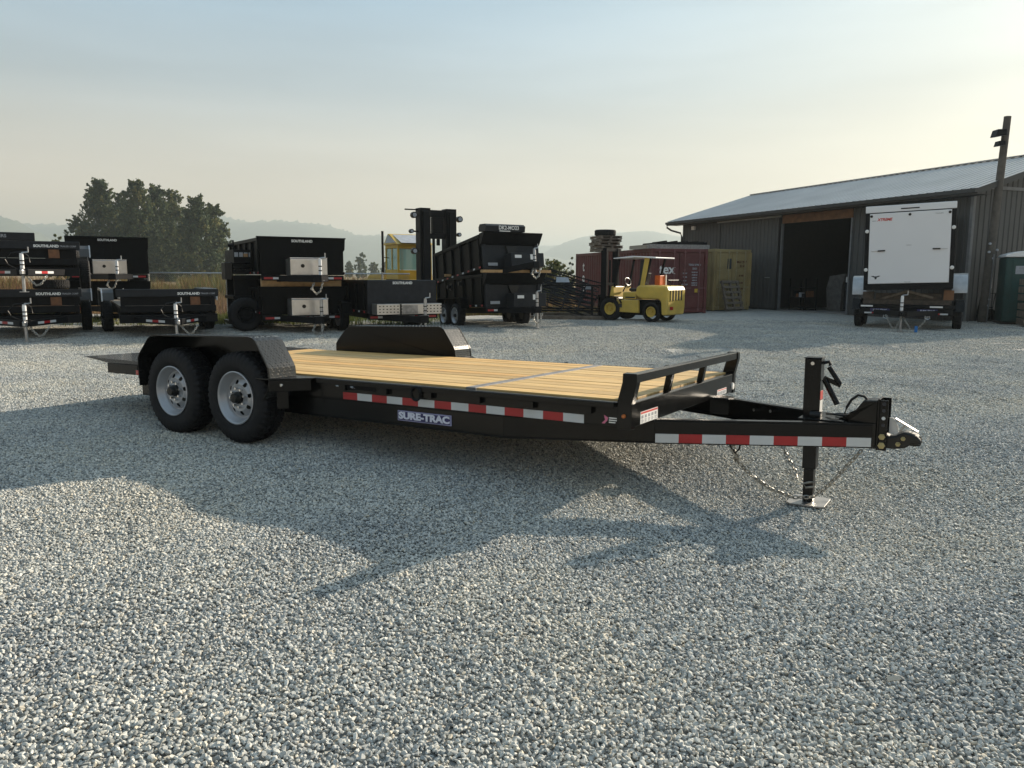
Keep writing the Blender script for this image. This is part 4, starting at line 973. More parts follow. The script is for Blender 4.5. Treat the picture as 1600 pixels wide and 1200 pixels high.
# (e) the low one with the tread-plate box
dump_trailer("low dump trailer with wide tread-plate toolbox, in front of the tall lift truck", (-2.68, 18.8, 0), PHI, 1.80, 3.4, .50, .78, 'low', 'tread', "SOUTHLAND")
# (f) two stacked with hooded front boards
dump_trailer("lower dump trailer with hooded front and black toolbox, standing on the gravel", (.05, 20.9, 0), R_(-62), 1.72, 3.3, .58, .86, 'hood', 'black', None, R_(2.5))
dump_trailer("upper dump trailer with hooded front, tilted nose-up on top of another", (.02, 20.95, .985), R_(-62), 1.72, 3.3, .62, .90, 'hood', 'black', None, R_(8), wheels=False, foot=.35)
Ff = Vector((math.cos(R_(-62)), math.sin(R_(-62)), 0)); Rf = Vector((-Ff.y, Ff.x, 0))
for xo, z, lab in ((.12, 1.475, "timber beam between the two hooded dump trailers, at the front"), (-2.3, 1.36, "timber beam between the two hooded dump trailers, towards the back")):
    t = MB().box(-.06, .06, -1.05, 1.05, 0, .075).build("timber_beam", M['wood_new'], None, bevel=.005); t.matrix_world = Matrix.Translation(Vector((.05, 20.9, z))+Ff*xo) @ Matrix.Rotation(R_(-62), 4, 'Z'); tag(t, lab, "beam", "timber beams between stacked trailers")
t = thing("tarp_housing", "black roll-tarp housing with white lettering on the upper hooded dump trailer", "tarp housing", Vector((.02, 20.95, 2.545))+Ff*.08-Rf*.33, R_(-62))
MB().prism([(-.30, 0), (.12, 0), (.14, .15), (.05, .20), (-.25, .20), (-.32, .12)], 'y', -.60, .58).build("housing", M['navy'], t, bevel=.012)
text("lettering", "DK2-MO23", .14, face_M((.142, .08, .10), (0,1,0), (0,0,1)), M['paper'], t, sx=.9, bold=.003)
MB().box(.141, .146, -.20, .12, .005, .03).build("decal", M['paper'], t)

# pile between: ramps stacked beside the dump trailers, a wheel and trestle below
t = thing("ramp_stack", "stack of black steel ramps with pale stickers beside the stacked dump trailers", "ramp stack", (-6.75, 19.6, 0), R_(-61))
b = MB()
for k, z in enumerate((1.28, 1.42, 1.56)): b.box(-1.5, .0, -.32, .34, z, z+.10)
b.box(-1.3, .05, -.30, .30, 1.68, 2.02)
for x in (-.1, -1.2): b.box(x-.04, x+.04, -.3, .3, .2, 1.279)
b.box(-1.4, .0, -.34, .34, .78, .86); b.box(-1.6, .1, -.36, .36, .12, .199); b.build("ramp_frame", M['dark'], t, bevel=.005)
q = MB()
for i in range(5): q.box(.052, .055, -.28+i*.115, -.19+i*.115, 1.84, 1.95)
q.build("sticker", M['tarp'], t); MB().box(.056, .058, -.06, .04, 1.84, 1.92).build("sticker", M['wood_new'], t)
b = MB(); b.box(-.02, .02, -.31, -.27, 2.021, 2.25); b.cyl((0, -.42, 2.12), (0, -.3, 2.12), .035, 10); b.build("latch_pin", M['dark'], t)
MB().box(-.5, .02, -.52, -.34, 1.27, 1.70).build("side_plate", M['hub'], t, bevel=.01)
t = thing("spare_wheel", "spare wheel standing upright below the ramp stack, near the grass strip", "wheel", (-6.62, 19.05, 0), R_(-61))
wt = tyre_mb(.42, .28).xf(Matrix.Rotation(R_(90), 4, 'Z')).build("tyre", M['tyre'], t, smooth=40); wt.location = (0, 0, .42)
rr = rim_mb((0,0,0), -1, .28, True).xf(Matrix.Rotation(R_(90), 4, 'Z')).build("rim", M['dark'], t, smooth=40); rr.location = (0, 0, .42)

# ------------------------------------------------------------------ enclosed cargo trailer on a flat deck
wl = R_(-120); WC = Vector((10.55, 20.6, 0))
t = thing("flat_deck_trailer", "low black trailer with timbers under the white box trailer, chains hanging at its front", "trailer", WC, wl, "trailers stacked beside the workshop")
b = MB(); b.box(-.08, 0, -1.12, 1.12, .40, .56); b.box(-.08, .02, -1.15, 1.15, .58, .66)
for y in (-1.1, 1.02): b.box(-5.2, -.09, y, y+.08, .42, .64)
for k in range(9): b.box(-5.1+k*.6, -5.03+k*.6, -1.0, 1.0, .46, .62)
b.build("deck_frame", M['dark'], t, bevel=.006)
b = MB()
for s in (-1, 1): b.bar((.021, s*.75, .46), (1.05, s*.07, .46), .06, .13)
b.box(.95, 1.12, -.08, .08, .40, .53); b.prism([(1.12, -.05), (1.28, -.03), (1.30, 0), (1.28, .03), (1.12, .05)], 'z', .42, .50); b.build("tongue", M['dark'], t, bevel=.005)
add_jack(t, .80, .54, .88, .0, 'paintwhite', y=-.05)
tape(t, (.022, -1.0, 0), (.022, 1.0, 0), 11, False, .415, .455, (1,0,0))
for y, s in ((-.62, "SURE-TRAC"), (.52, "SURE-TRAC")):
    o = MB().box(.0005, .004, y-.24, y+.24, .465, .552).build("logo_field", M['blue'], t); text("lettering", s, .07, face_M((.006, y, .508), (0,1,0), (0,0,1)), M['letter'], o, sx=.95, bold=.002)
for y in (-.95, .72): MB().box(.021, .024, y-.15, y+.15, .598, .638).build("decal", M['paper'], t)
chain(t, [(.9, -.40, .42), (.95, -.34, .28), (1.0, -.22, .08), (1.0, -.14, .10), (.98, -.04, .34), (.96, 0, .42)], .045, .008); chain(t, [(.96, 0, .42), (1.0, .08, .26), (1.0, .2, .08), (1.0, .33, .07), (.96, .48, .24), (.9, .56, .40)], .045, .008)
for y in (-.40, .56): MB().tube([(.92, y-.05, .42), (.92, y-.06, .36), (.92, y, .33), (.92, y+.06, .36), (.92, y+.03, .41)], .016, 6).build("safety_hook", M['lightmetal'], t, smooth=True)
MB().box(.97, 1.02, .29, .36, .0, .16).build("strap_end", M['bluerope'], t)
for s in (-1, 1):
    for x in (-1.0, -1.9): simple_wheel(t, x, s*1.22, .38, s, .38)
    y0_, y1_ = sorted((s*1.16, s*1.36)); MB().strip([(-2.5, .5), (-2.4, .80), (-.45, .80), (-.35, .5)], 'y', y0_, y1_, .012).build("fender", M['black'], t)
MB().box(-.10, -.081, -1.16, 1.16, .0, .001)
# timbers on it
for i, (x, y0_, y1_, z, hh, mk, lab) in enumerate(((-.35, -1.08, 1.06, .661, .13, 'wood_dark', "long grey timber across the low trailer's deck, lowest of the pile under the white box"), (-.38, -1.1, -.82, .795, .20, 'wood_dark', "short brown timber block on the low trailer's deck under the white box"), (-.38, .86, 1.10, .795, .26, 'header', "short reddish timber block on the low trailer's deck under the white box"), (-.45, -.78, .82, .795, .17, 'wood_dark', "grey timber on the pile under the white box, second from the bottom"))):
    o = MB().box(x-.10, x+.10, y0_, y1_, z, z+hh).build("timber", M[mk], None, bevel=.006); o.matrix_world = Matrix.Translation(WC) @ Matrix.Rotation(wl, 4, 'Z'); tag(o, lab, "timber", "timbers under the white box trailer")
t = thing("cargo_trailer", "white enclosed cargo trailer riding on a low black trailer in front of the workshop", "cargo trailer", WC+Vector((0, 0, 1.07)), wl)
b = MB(); b.box(-5.6, -.05, -1.035, 1.035, .14, 2.20); b.build("box_body", M['boxwhite'], t, bevel=.02)
b = MB(); b.box(-.05, .0, -1.07, -.965, .02, 2.06); b.box(-.05, .0, 0.965, 1.07, .02, 2.06); b.box(-.05, .005, -1.07, 1.07, .0, .165); b.box(-.04, .003, -.964, .964, 2.045, 2.062); b.build("rear_frame", M['dark'], t, bevel=.01)
b = MB(); b.box(-.05, .008, -1.07, 1.07, 2.064, 2.24); hd = b.build("top_rail", M['boxwhite'], t, bevel=.015)
MB().box(.0085, .016, -.22, .22, 2.12, 2.15).build("light_bar", M['hub'], hd)
dr = MB().box(-.03, .022, -.96, .96, .17, 2.04).build("ramp_door", M['boxwhite'], t, bevel=.01)
for y in (-.92, 0, .92): MB().cyl((.0225, y, 1.97), (.04, y, 1.97), .035, 14).build("latch_knob", M['hub'], dr)
for s in (-1, 1):
    b = MB(); b.bar((.035, s*.90, 1.04), (.035, s*.60, 1.045), .012, .012); b.build("hold_rod", M['lightmetal'], dr); MB().bar((.04, s*.74, 1.045), (.04, s*.56, 1.05), .02, .035).build("handle", M['hub'], dr)
    for z in (.55, 1.58): MB().lathe([(.001, .02), (.035, .018), (.05, 0), (.001, 0)], (.002, s*1.02, z), 'x', 14).build("tail_light", M['paper'], t, smooth=True)
text("lettering", "XTREME", .10, face_M((.0235, -.60, 1.87), (0,1,0), (0,0,1)), M['inkred'], dr, sx=.95, bold=.004, shear=.25)
MB().box(.0225, .024, -.90, -.80, 1.84, 1.855).build("logo_dash", M['inkgrey'], dr)
text("lettering", "TRAILERS", .045, face_M((.0235, .68, 1.955), (0,1,0), (0,0,1)), M['inkgrey'], dr)
text("lettering", "CARGO", .04, face_M((.0235, 0, 1.17), (0,1,0), (0,0,1)), M['inkgrey'], dr); text("lettering", "TRAILER", .04, face_M((.0235, 0, .20), (0,1,0), (0,0,1)), M['inkgrey'], dr)
b = MB(); b.prism([(x_+.13, z_) for x_, z_ in [(-1.02, .38), (-.96, .385), (-.93, .37), (-.87, .37), (-.84, .385), (-.78, .38), (-.84, .345), (-.87, .34), (-.88, .29), (-.92, .29), (-.93, .34), (-.96, .345)]], 'x', .0225, .024); b.build("bull_emblem", M['ink'], dr)
b = MB()
for s in (-1, 1): b.box(-5.5, -.06, min(s*.9, s*.98), max(s*.9, s*.98), 0, .135)
b.build("chassis", M['dark'], t)
for s in (-1, 1):
    y0_, y1_ = sorted((s*1.04, s*1.40)); f = MB(); f.strip([(-2.5, -.16), (-2.42, .2), (-2.25, .37), (-2.1, .40), (-.85, .40), (-.68, .36), (-.56, .2), (-.52, -.12)], 'y', y0_, y1_, .012); f.build("fender", M['lightmetal'], t, smooth=30)
b = MB()
for s in (-1, 1): b.bar((-.3, 0, -.05), (-.3, s*.62, -.24), .05, .06)
b.build("ramp_spring", M['wood_old'], t)

t.matrix_world = t.matrix_world @ Matrix.Rotation(R_(1.8), 4, 'X')

# ------------------------------------------------------------------ shipping containers
def container(label, name, loc, rz, L, Wd, Hh, m, rod, group="shipping containers by the workshop"):
    t = thing(name, label, "container", loc, rz, group); h = Wd/2
    b = MB()
    for s in (-1, 1):   # corrugated long sides
        pts = []; x = -L+.1
        while x < -.1: pts += [(x, 0), (x+.07, 0), (x+.14, -.036), (x+.21, -.036)]; x += .278
        pts.append((-.1, 0)); n = len(pts)
        vs = [(p[0], s*(h-.02+p[1]), .16) for p in pts]+[(p[0], s*(h-.02+p[1]), Hh-.12) for p in pts]
        b.add(vs, [(i, i+1, n+i+1, n+i) for i in range(n-1)])
    b.box(-L+.02, -.02, -h+.06, h-.06, Hh-.05, Hh-.02); b.box(-L+.01, -L+.05, -h+.05, h-.05, .1, Hh-.1); b.box(-L+.05, -.05, -h+.08, h-.08, .10, .16); b.build("panels", m, t, fix=False)
    b = MB()
    for x in (-L, -.12):
        for s in (-1, 1): y0_, y1_ = sorted((s*h, s*(h-.11))); b.box(x, x+.12, y0_, y1_, 0, Hh)
    for s in (-1, 1):
        y0_, y1_ = sorted((s*h, s*(h-.07))); b.box(-L+.121, -.121, y0_, y1_, Hh-.13, Hh-.005); b.box(-L+.121, -.121, y0_, y1_, .02, .17)
    b.box(-.11, -.01, -h+.111, h-.111, Hh-.13, Hh-.005); b.box(-.11, -.01, -h+.111, h-.111, .02, .16); b.build("frame", m, t, bevel=.008)
    doors = []
    for s in (-1, 1):
        y0_, y1_ = sorted((s*.012, s*(h-.115)))
        b = MB(); b.box(-.075, -.045, y0_, y1_, .165, Hh-.135)
        for z in (.2, .72, 1.24, 1.74): b.box(-.0445, -.032, y0_+.05, y1_-.05, z+.03, z+.43 if z < 1.7 else Hh-.22)
        d = b.build("door", m, t, bevel=.006); doors.append(d)
        for yy in (y0_+.20, y1_-.22):
            r = MB(); r.cyl((-.012, yy, .06), (-.012, yy, Hh-.05), .019, 8)
            for z in (.12, .8, 1.6, Hh-.15): r.box(-.03, .0, yy-.04, yy+.04, z, z+.05)
            r.bar((0.008, yy, .95), (.008, yy+.28*s, .95), .012, .03); r.build("lock_rod", rod, d)
    return t, doors
M['rod_m'] = mat("maroon_rod", (.22, .10, .10), .5, .3); M['rod_y'] = mat("olive_rod", (.44, .37, .22), .5, .2)
cm, dm = container("maroon shipping container with white tex lettering behind the yellow forklift", "shipping_container", (6.32, 29.2, 0), R_(-75), 8.4, 2.32, 2.42, M['maroon'], M['rod_m'])
h = 1.16
text("lettering", "tex", .50, face_M((-.028, -.52, 1.64), (0,1,0), (0,0,1)), M['paper'], cm, sx=1.0, bold=.012)
for i, ch in enumerate("tex"): text("lettering", ch, .62, face_M((-7.3, -h-.006, 1.80-i*.50), (1,0,0), (0,0,1)), M['paper'], cm, bold=.015)
for i, (s_, z) in enumerate((("TEXU 279011", 1.82), ("22G1", 1.68), ("30,480 KG", 1.54), ("67,200 LB", 1.44), ("2,200 KG", 1.34), ("4,850 LB", 1.24), ("28,280 KG", 1.14), ("62,350 LB", 1.06))):
    text("lettering", s_, .095 if i < 2 else .06, face_M((-.028, .64, z), (0,1,0), (0,0,1)), M['tarp'], cm, sx=.95, bold=.003)
for i, s_ in enumerate(("MGW", "TARE", "NET", "CU.CAP")): text("lettering", s_, .07, face_M((-.028, .24, 1.50-i*.14), (0,1,0), (0,0,1)), M['tarp'], cm, bold=.003)
MB().box(-.030, -.027, .66, .80, .78, .92).build("placard", M['fk_yellow2'], cm)
cy, dy = container("dull yellow shipping container against the workshop wall, pallet leaning on its door", "shipping_container", (9.12, 32.0, 0), R_(-58), 3.0, 2.14, 2.50, M['olive'], M['rod_y'])
for s_, y, z, sz in (("MGU 2917", .55, 1.98, .13), ("22 G1", .60, 1.82, .12), ("30 480", .55, 1.42, .10), ("2 250", .55, 1.12, .10), ("67 200", .55, .88, .10), ("33.2", .55, .62, .12)):
    text("lettering", s_, sz, face_M((-.029, y, z), (0,1,0), (0,0,1)), M['rustbrown'], cy, bold=.006)
q = MB(); q.box(-.0305, -.029, -.30, -.06, 1.70, 2.12); q.build("repair_patch", M['greyplate'], cy)

# pallets, tyre, frames on the maroon container
def pallet(name_label, Mx, group):
    t = thing("wood_pallet", name_label, "pallet", (0,0,0), 0, group)
    b = MB()
    for k in range(6): b.box(-.6+k*.22, -.5+k*.22, -.5, .5, .10, .122)
    b.build("deck_boards", M['wood_old'], t)
    b = MB()
    for y in (-.48, -.05, .38): b.box(-.6, .6, y, y+.10, .024, .0995)
    for k in (0, 3, 5): b.box(-.6+k*.22, -.5+k*.22, -.5, .5, 0, .0235)
    b.build("stringers", M['wood_old'], t); t.matrix_world = Mx
    return t
Ord = ["lowest", "second from the bottom", "middle", "fourth from the bottom", "topmost"]
p0 = None
for k in range(5):
    Mx = Matrix.Translation((4.02+.05*math.sin(k*2.3), 33.6, 2.425+k*.135)) @ Matrix.Rotation(R_(-75+4*math.sin(k*1.7)), 4, 'Z')
    lab = "grey wood pallet in the stack on the maroon container, %s of five" % Ord[k]
    if p0 is None: p0 = pallet(lab, Mx, "pallets stacked on the container")
    else: q = copy_tree(p0); q["label"] = lab; q.matrix_world = Mx
lying_tyre("black tyre lying on top of the pallet stack on the maroon container", (4.0, 33.6, 2.425+5*.135+.13), .46, .25)
t = thing("lifting_rack", "flat brown steel frame lying along the front top of the maroon container", "steel frame", (6.3, 30.2, 2.425), R_(-75))
b = MB(); b.box(-.9, .7, -1.5, -1.4, 0, .14); b.box(.6, .7, -1.38, 1.12, 0, .16); b.box(-.9, .58, 1.02, 1.12, 0, .14); b.box(-.9, -.8, -1.38, 1.0, 0, .14); b.build("frame_bars", M['steel'], t)
t = thing("lifting_rack", "dark steel rack lying on the brown frame on the maroon container", "steel rack", (6.5, 31.0, 2.59), R_(-75))
b = MB(); b.box(-.7, .7, -1.1, -1.0, 0, .10); b.box(-.7, .7, .9, 1.0, 0, .12); b.bar((.65, -1.0, .06), (.65, .9, .10), .08, .10); b.bar((-.65, -1.0, .05), (-.65, .9, .05), .08, .10)
for k in range(4): b.bar((-.6, -.7+k*.45, .13), (.62, -.7+k*.45, .15), .06, .05)
b.build("frame_bars", M['dark'], t)
pd = Vector((math.cos(R_(-58)), math.sin(R_(-58)), 0)); pr = Vector((-pd.y, pd.x, 0))
q = pallet("grey wood pallet leaning on a door of the yellow container", Matrix.Translation(Vector((9.12, 32.0, 0))+pd*.42-pr*.52+Vector((0,0,.62))) @ Matrix.Rotation(R_(-58), 4, 'Z') @ Matrix.Rotation(R_(74), 4, 'Y'), "pallets leaning on the yellow container")

# ------------------------------------------------------------------ yellow forklift
FK = thing("forklift", "yellow forklift with white roof standing in front of the maroon container", "forklift", (4.03, 24.35, 0), R_(140))
hw = .56
b = MB()
b.prism([(-1.27, .22), (-1.30, .45), (-1.30, .98), (-1.24, 1.10), (-.28, 1.12), (-.20, 1.06), (-.16, .82), (-.28, .74), (-.42, .70), (-.98, .70), (-1.06, .62), (-1.09, .22)], 'y', -hw, hw); b.build("counterweight", M['fk_yellow'], FK, bevel=.05)
b = MB(); b.prism([(-.30, .26), (.62, .28), (.66, .66), (-.28, .66)], 'y', hw-.10, hw-.005); b.prism([(-.30, .26), (.62, .28), (.66, .66), (-.28, .66)], 'y', -hw+.005, -hw+.10); b.build("chassis_side", M['fk_yellow'], FK, bevel=.025)
MB().prism([(-.18, .68), (.32, .68), (.30, .90), (-.16, .92)], 'y', -.32, hw-.04).build("engine_cover", M['fk_yellow'], FK, bevel=.03)
MB().prism([(.62, .68), (.80, .68), (.72, 1.08), (.66, 1.08)], 'y', -hw+.02, hw-.02).build("front_cowl", M['fk_yellow'], FK, bevel=.03)
b = MB(); b.strip([(.30, .56), (.40, .74), (.75, .78), (1.05, .72)], 'y', hw-.22, hw+.06, .025); b.strip([(.30, .56), (.40, .74), (.75, .78), (1.05, .72)], 'y', -hw-.06, -hw+.22, .025); b.build("front_fender", M['dark'], FK)
for x, R, wd, yo, nm in ((.74, .37, .26, .46, 0), (-.72, .31, .22, .44, 1)):
    for s in (-1, 1):
        w_ = tyre_mb(R, wd, (0,0,0), s).build("wheel", M['tyre'], FK, smooth=40); w_.location = (x, s*yo, R)
        b = MB(); k = R*.46; b.lathe([(k*1.15, wd*.42), (k*1.12, wd*.5), (k*.98, wd*.5), (k*.85, wd*.22), (k*.3, wd*.18), (k*.25, wd*.40), (.001, wd*.42)] if s > 0 else [(k*1.15, -wd*.42), (k*1.12, -wd*.5), (k*.98, -wd*.5), (k*.85, -wd*.22), (k*.3, -wd*.18), (k*.25, -wd*.40), (.001, -wd*.42)], (0,0,0), 'y', 32, closed=False); b.build("rim", M['fk_yellow'], w_, smooth=40)
MB().box(-1.06, .95, -.34, .34, .19, .655).build("underbody", M['dark'], FK)
for s in (-1, 1):
    y = s*(hw-.12)
    for a_, b_ in (((.66, y, 1.05), (.50, y, 1.93)), ((-.42, y, 1.10), (-.62, y, 1.93))): MB().bar(a_, b_, .06, .05).build("guard_post", M['dark'], FK)
for s in (1,): MB().prism([(-.30, 1.10), (-.44, 1.10), (-.60, 1.93), (-.44, 1.96)], 'y', s*(hw-.07)-.02, s*(hw-.07)+.02).build("rear_pillar", M['fk_yellow'], FK, bevel=.01)
MB().prism([(-.86, 1.925), (-.10, 1.975), (-.05, 1.955), (.64, 1.93), (.64, 1.955), (-.04, 2.01), (-.86, 1.965)], 'y', -hw-.05, hw+.02).build("roof", M['paintwhite'], FK, bevel=.008)
ms = MB()
for s in (-1, 1): y = s*.33; ms.box(1.02, 1.16, y-.05, y+.05, .08, 2.28); ms.box(1.17, 1.24, y-.035, y+.035, .1, 2.2)
ms.box(1.04, 1.14, -.28, .28, 2.18, 2.27); ms.box(1.05, 1.13, -.28, .28, 1.1, 1.18); ms.cyl((1.09, .06, .2), (1.09, .06, 1.9), .04, 10); ms.bar((1.1, -.4, 2.2), (1.1, -.75, 2.2), .05, .04); ms.build("mast", M['dark'], FK)
b = MB(); b.box(1.245, 1.30, -.5, .5, .30, .38); b.box(1.245, 1.30, -.5, .5, .66, .74)
for y in (-.3, .3): b.box(1.301, 1.345, y-.05, y+.05, .06, .8); b.box(1.346, 2.35, y-.05, y+.05, .06, .10)
b.build("forks", M['hub'], FK)
b = MB(); b.box(-.14, .26, -.24, .24, .925, 1.02); b.prism([(-.14, 1.021), (-.02, 1.021), (-.16, 1.50), (-.28, 1.50)], 'y', -.24, .24); b.build("seat", M['seat'], FK, bevel=.03)
b = MB(); b.cyl((.62, 0, .9), (.46, 0, 1.2), .02, 8); b.tube([(.45+.06*math.cos(a_)*.6, .17*math.sin(a_), 1.22+.12*math.cos(a_)) for a_ in np.linspace(0, 6.283, 15)[:-1]], .015, 6, closed=True); b.build("steering_wheel", M['hub'], FK, smooth=True)
MB().prism([(-.46, 1.12), (-.20, 1.12), (-.22, 1.90), (-.50, 1.90)], 'y', hw-.19, hw-.175).build("side_curtain", M['seat'], FK)
b = MB(); b.box(-.80, -.62, -.15, .18, 1.122, 1.42); b.build("orange_panel", M['orange'], FK, bevel=.015); MB().box(-.825, -.80, -.205, -.155, 1.122, 1.44).build("panel_edge", M['paper'], FK)
MB().tube([(-1.20, -.45, 1.11), (-1.20, -.45, 1.24), (-1.10, -.45, 1.27), (-1.10, .25, 1.27), (-1.20, .25, 1.24), (-1.20, .25, 1.11)], .022, 8).build("rear_handle", M['dark'], FK, smooth=True)
q = MB()
q.prism([(-.42, .66), (.42, .66), (.42, .98), (-.42, .98)], 'x', -1.3045, -1.30); q.build("grille_opening", M['ink'], FK)
q = MB()
for k in range(5): y = -.40+k*.18; q.box(-1.316, -1.305, y, y+.07, .66, .98)
q.build("grille_bars", M['fk_yellow'], FK)
MB().box(-1.312, -1.301, .22, .42, .38, .48).build("tail_light", M['lens'], FK, bevel=.004)
MB().box(-.995, -.975, hw+.001, hw+.002, .3, .7); MB().box(.30, .40, hw-.004, hw+.004, .42, .54).build("step_hole", M['ink'], FK)
MB().box(-.14, .20, hw-.039, hw-.034, .72, .76).build("decal", M['ink'], FK)

# ------------------------------------------------------------------ tall yellow lift truck behind the dump trailers
BT = thing("lift_truck", "tall old yellow lift truck with glazed cab and black mast behind the dump trailers", "lift truck", (-3.70, 28.0, 0), PHI)
b = MB(); b.box(-2.6, 1.2, -.85, .95, .55, 1.25); b.prism([(-2.7, 1.251), (-.75, 1.251), (-.75, 1.45), (-2.5, 1.40)], 'y', -.7, .7); b.build("chassis", M['fk_yellow2'], BT, bevel=.03)
for x, R in ((1.1, .6), (-1.9, .5)):
    for s in (-1, 1):
        w_ = tyre_mb(R, .4, (0,0,0), s).build("wheel", M['tyre'], BT, smooth=40); w_.location = (x, s*.95+.05, R)
        rim_mb((0,0,0), s, .4, True).build("rim", M['fk_yellow2'], w_, smooth=40)
cb = MB(); x0, x1, y0_, y1_, z0, z1 = -.60, .62, -.72, .58, 1.251, 2.46
pw = .07
for x in (x0, x1-pw):
    for y in (y0_, y1_-pw): cb.box(x, x+pw, y, y+pw, z0, z1)
cb.box(x0+.02, x0+.09, -.13, -.06, z0, z1)
for x in (x0, x1-pw): cb.box(x+.005, x+pw-.005, y0_+pw, y1_-pw, z1-.13, z1); cb.box(x+.005, x+pw-.005, y0_+pw, y1_-pw, z0, z0+.32)
for y in (y0_, y1_-pw): cb.box(x0+pw, x1-pw, y+.005, y+pw-.005, z1-.12, z1); cb.box(x0+pw, x1-pw, y+.005, y+pw-.005, z0, z0+.34); cb.box(-.02, .05, y+.007, y+pw-.007, z0+.34, z1-.12)
cab_o = cb.build("cab", M['fk_yellow2'], BT, bevel=.012)
MB().prism([(x0+.08, z0+.33), (x1-.08, z0+.33), (x1-.08, z1-.13), (x0+.08, z1-.13)], 'y', y0_+.03, y0_+.036).build("side_window", M['glass'], cab_o)
MB().prism([(y0_+.08, z0+.33), (y1_-.08, z0+.33), (y1_-.08, z1-.14), (y0_+.08, z1-.14)], 'x', x1-.04, x1-.034).build("windscreen", M['glass'], cab_o)
b = MB(); b.add([(x0-.05, y0_-.05, z1+.002), (x1+.08, y0_-.05, z1+.002), (x1+.08, y1_+.05, z1+.002), (x0-.05, y1_+.05, z1+.002), (x0+.22, y0_+.02, z1+.40), (x0+.34, y0_+.02, z1+.40), (x0+.34, y1_-.02, z1+.40), (x0+.22, y1_-.02, z1+.40)],
    [(0,1,5,4), (1,2,6,5), (2,3,7,6), (3,0,4,7), (4,5,6,7), (3,2,1,0)]); rf = b.build("cab_roof", M['fk_yellow2'], cab_o, bevel=.01)
b = MB(); b.add([(x1+.052, y0_+.12, z1+.045), (x1+.052, y1_-.12, z1+.045), (x0+.385, y1_-.14, z1+.365), (x0+.385, y0_+.14, z1+.365)], [(0,1,2,3)]); b.add([(x0+.12, y0_-.0445, z1+.06), (x1-.05, y0_-.0445, z1+.06), (x0+.34, y0_+.006, z1+.34), (x0+.24, y0_+.006, z1+.34)], [(0,1,2,3)])
bb_ = [tuple(Vector(v)+Vector((.012, -.006, .012))) for v in b.v]; b.v = bb_; b.build("skylight", M['tarp'], rf, fix=False)
MB().tube([(-.85, -.72, 1.40), (-.85, -.72, 2.98)], .045, 10).build("exhaust_pipe", M['dark'], BT, smooth=40)
b = MB()
for y in (-.30, .66): b.box(1.70, 2.10, y-.19, y+.19, .2, 3.62); b.box(2.11, 2.22, y-.12, y+.12, .25, 3.5)
b.box(1.80, 2.0, -.10, .46, 3.34, 3.57); b.box(1.80, 1.98, .02, .42, 2.80, 3.335); b.box(1.82, 1.98, -.10, .46, 2.62, 2.795); b.box(1.85, 1.95, .20, .30, 2.4, 2.615); b.cyl((1.9, .08, .3), (1.9, .08, 3.3), .05, 10); b.build("mast", M['dark'], BT, bevel=.01)
for y, z in ((-.66, 3.38), (1.02, 3.30), (-.66, 2.20), (-.76, 2.85), (1.0, 2.78)):
    l = MB(); l.cyl((1.90, y, z), (2.04, y, z), .105 if z in (3.38, 3.30, 2.20) else .07, 16); l.bar((1.9, y, z), (1.9, -.40 if y < 0 else .80, z), .05, .05); lo_ = l.build("work_lamp", M['hub'], BT, smooth=40)
    MB().cyl((2.041, y, z), (2.046, y, z), .07 if z in (3.38, 3.30, 2.20) else .045, 16).build("lens", M['tarp'], lo_)
MB().bar((1.9, -.48, 3.56), (1.9, -.95, 3.56), .05, .04).build("mast_arm", M['dark'], BT)
MB().tube([(-.2, -.73, 2.0), (-.1, -.95, 2.02)], .015, 6).build("mirror_arm", M['hub'], BT)

# ------------------------------------------------------------------ stacked steel gate frames
G3 = "steel gate frames piled beside the maroon container"
def gate(label, Mx):
    t = thing("gate_frame", label, "gate frame", (0,0,0), 0, G3); b = MB()
    b.tube([(-.95, 0, 0), (.95, 0, 0), (.95, 0, .62), (-.95, 0, .62)], .022, 6, closed=True); b.build("outer_frame", M['dark'], t)
    b = MB()
    for z in (.16, .31, .46): b.tube([(-.93, 0, z), (.93, 0, z)], .016, 6)
    for x in (-.5, 0, .5): b.tube([(x, .001, .02), (x, .001, .6)], .016, 6)
    b.build("rails", M['navy'], t); t.matrix_world = Mx; return t
words = ["nearest and lowest", "second", "third", "fourth", "fifth", "sixth", "seventh", "farthest and highest"]
g0 = None
for k in range(8):
    Mx = Matrix.Translation((1.62+.05*k+.10*math.sin(k*3.1), 25.3+.20*k, .28+.075*k)) @ Matrix.Rotation(R_(-12+5*math.sin(k*2.2)), 4, 'Z') @ Matrix.Rotation(R_(13+6*math.sin(k*1.3)), 4, 'Y') @ Matrix.Rotation(R_(-16), 4, 'X')
    lab = "black steel gate frame in the pile beside the forklift's mast, %s of eight" % words[k]
    if g0 is None: g0 = gate(lab, Mx)
    else: q = copy_tree(g0); q["label"] = lab; q.matrix_world = Mx
t = thing("storage_rack", "low dark steel rack holding the pile of gate frames beside the forklift", "rack", (1.7, 25.6, 0), R_(-6))
b = MB()
for x in (-1.0, .95):
    for y in (-.5, 1.3): b.box(x-.04, x+.04, y-.04, y+.04, .12, 1.05)
b.box(-1.05, 1.3, -.55, -.47, .24, .30); b.box(-1.05, 1.3, 1.26, 1.34, .24, .30); b.box(-1.05, 1.4, -.54, -.48, 1.06, 1.11); b.build("rack_frame", M['dark'], t)
for i, (y, lab) in enumerate(((24.85, "long weathered timber on the gravel in front of the gate frame pile"), (26.9, "long weathered timber under the back of the gate frame pile"))):
    o = MB().box(-1.25, 1.6, -.06, .06, 0, .115).build("timber", M['wood_old'], None, bevel=.006); o.location = (1.65, y, .0); o.rotation_euler.z = R_(-6); tag(o, lab, "timber", "timbers under the gate frame pile")
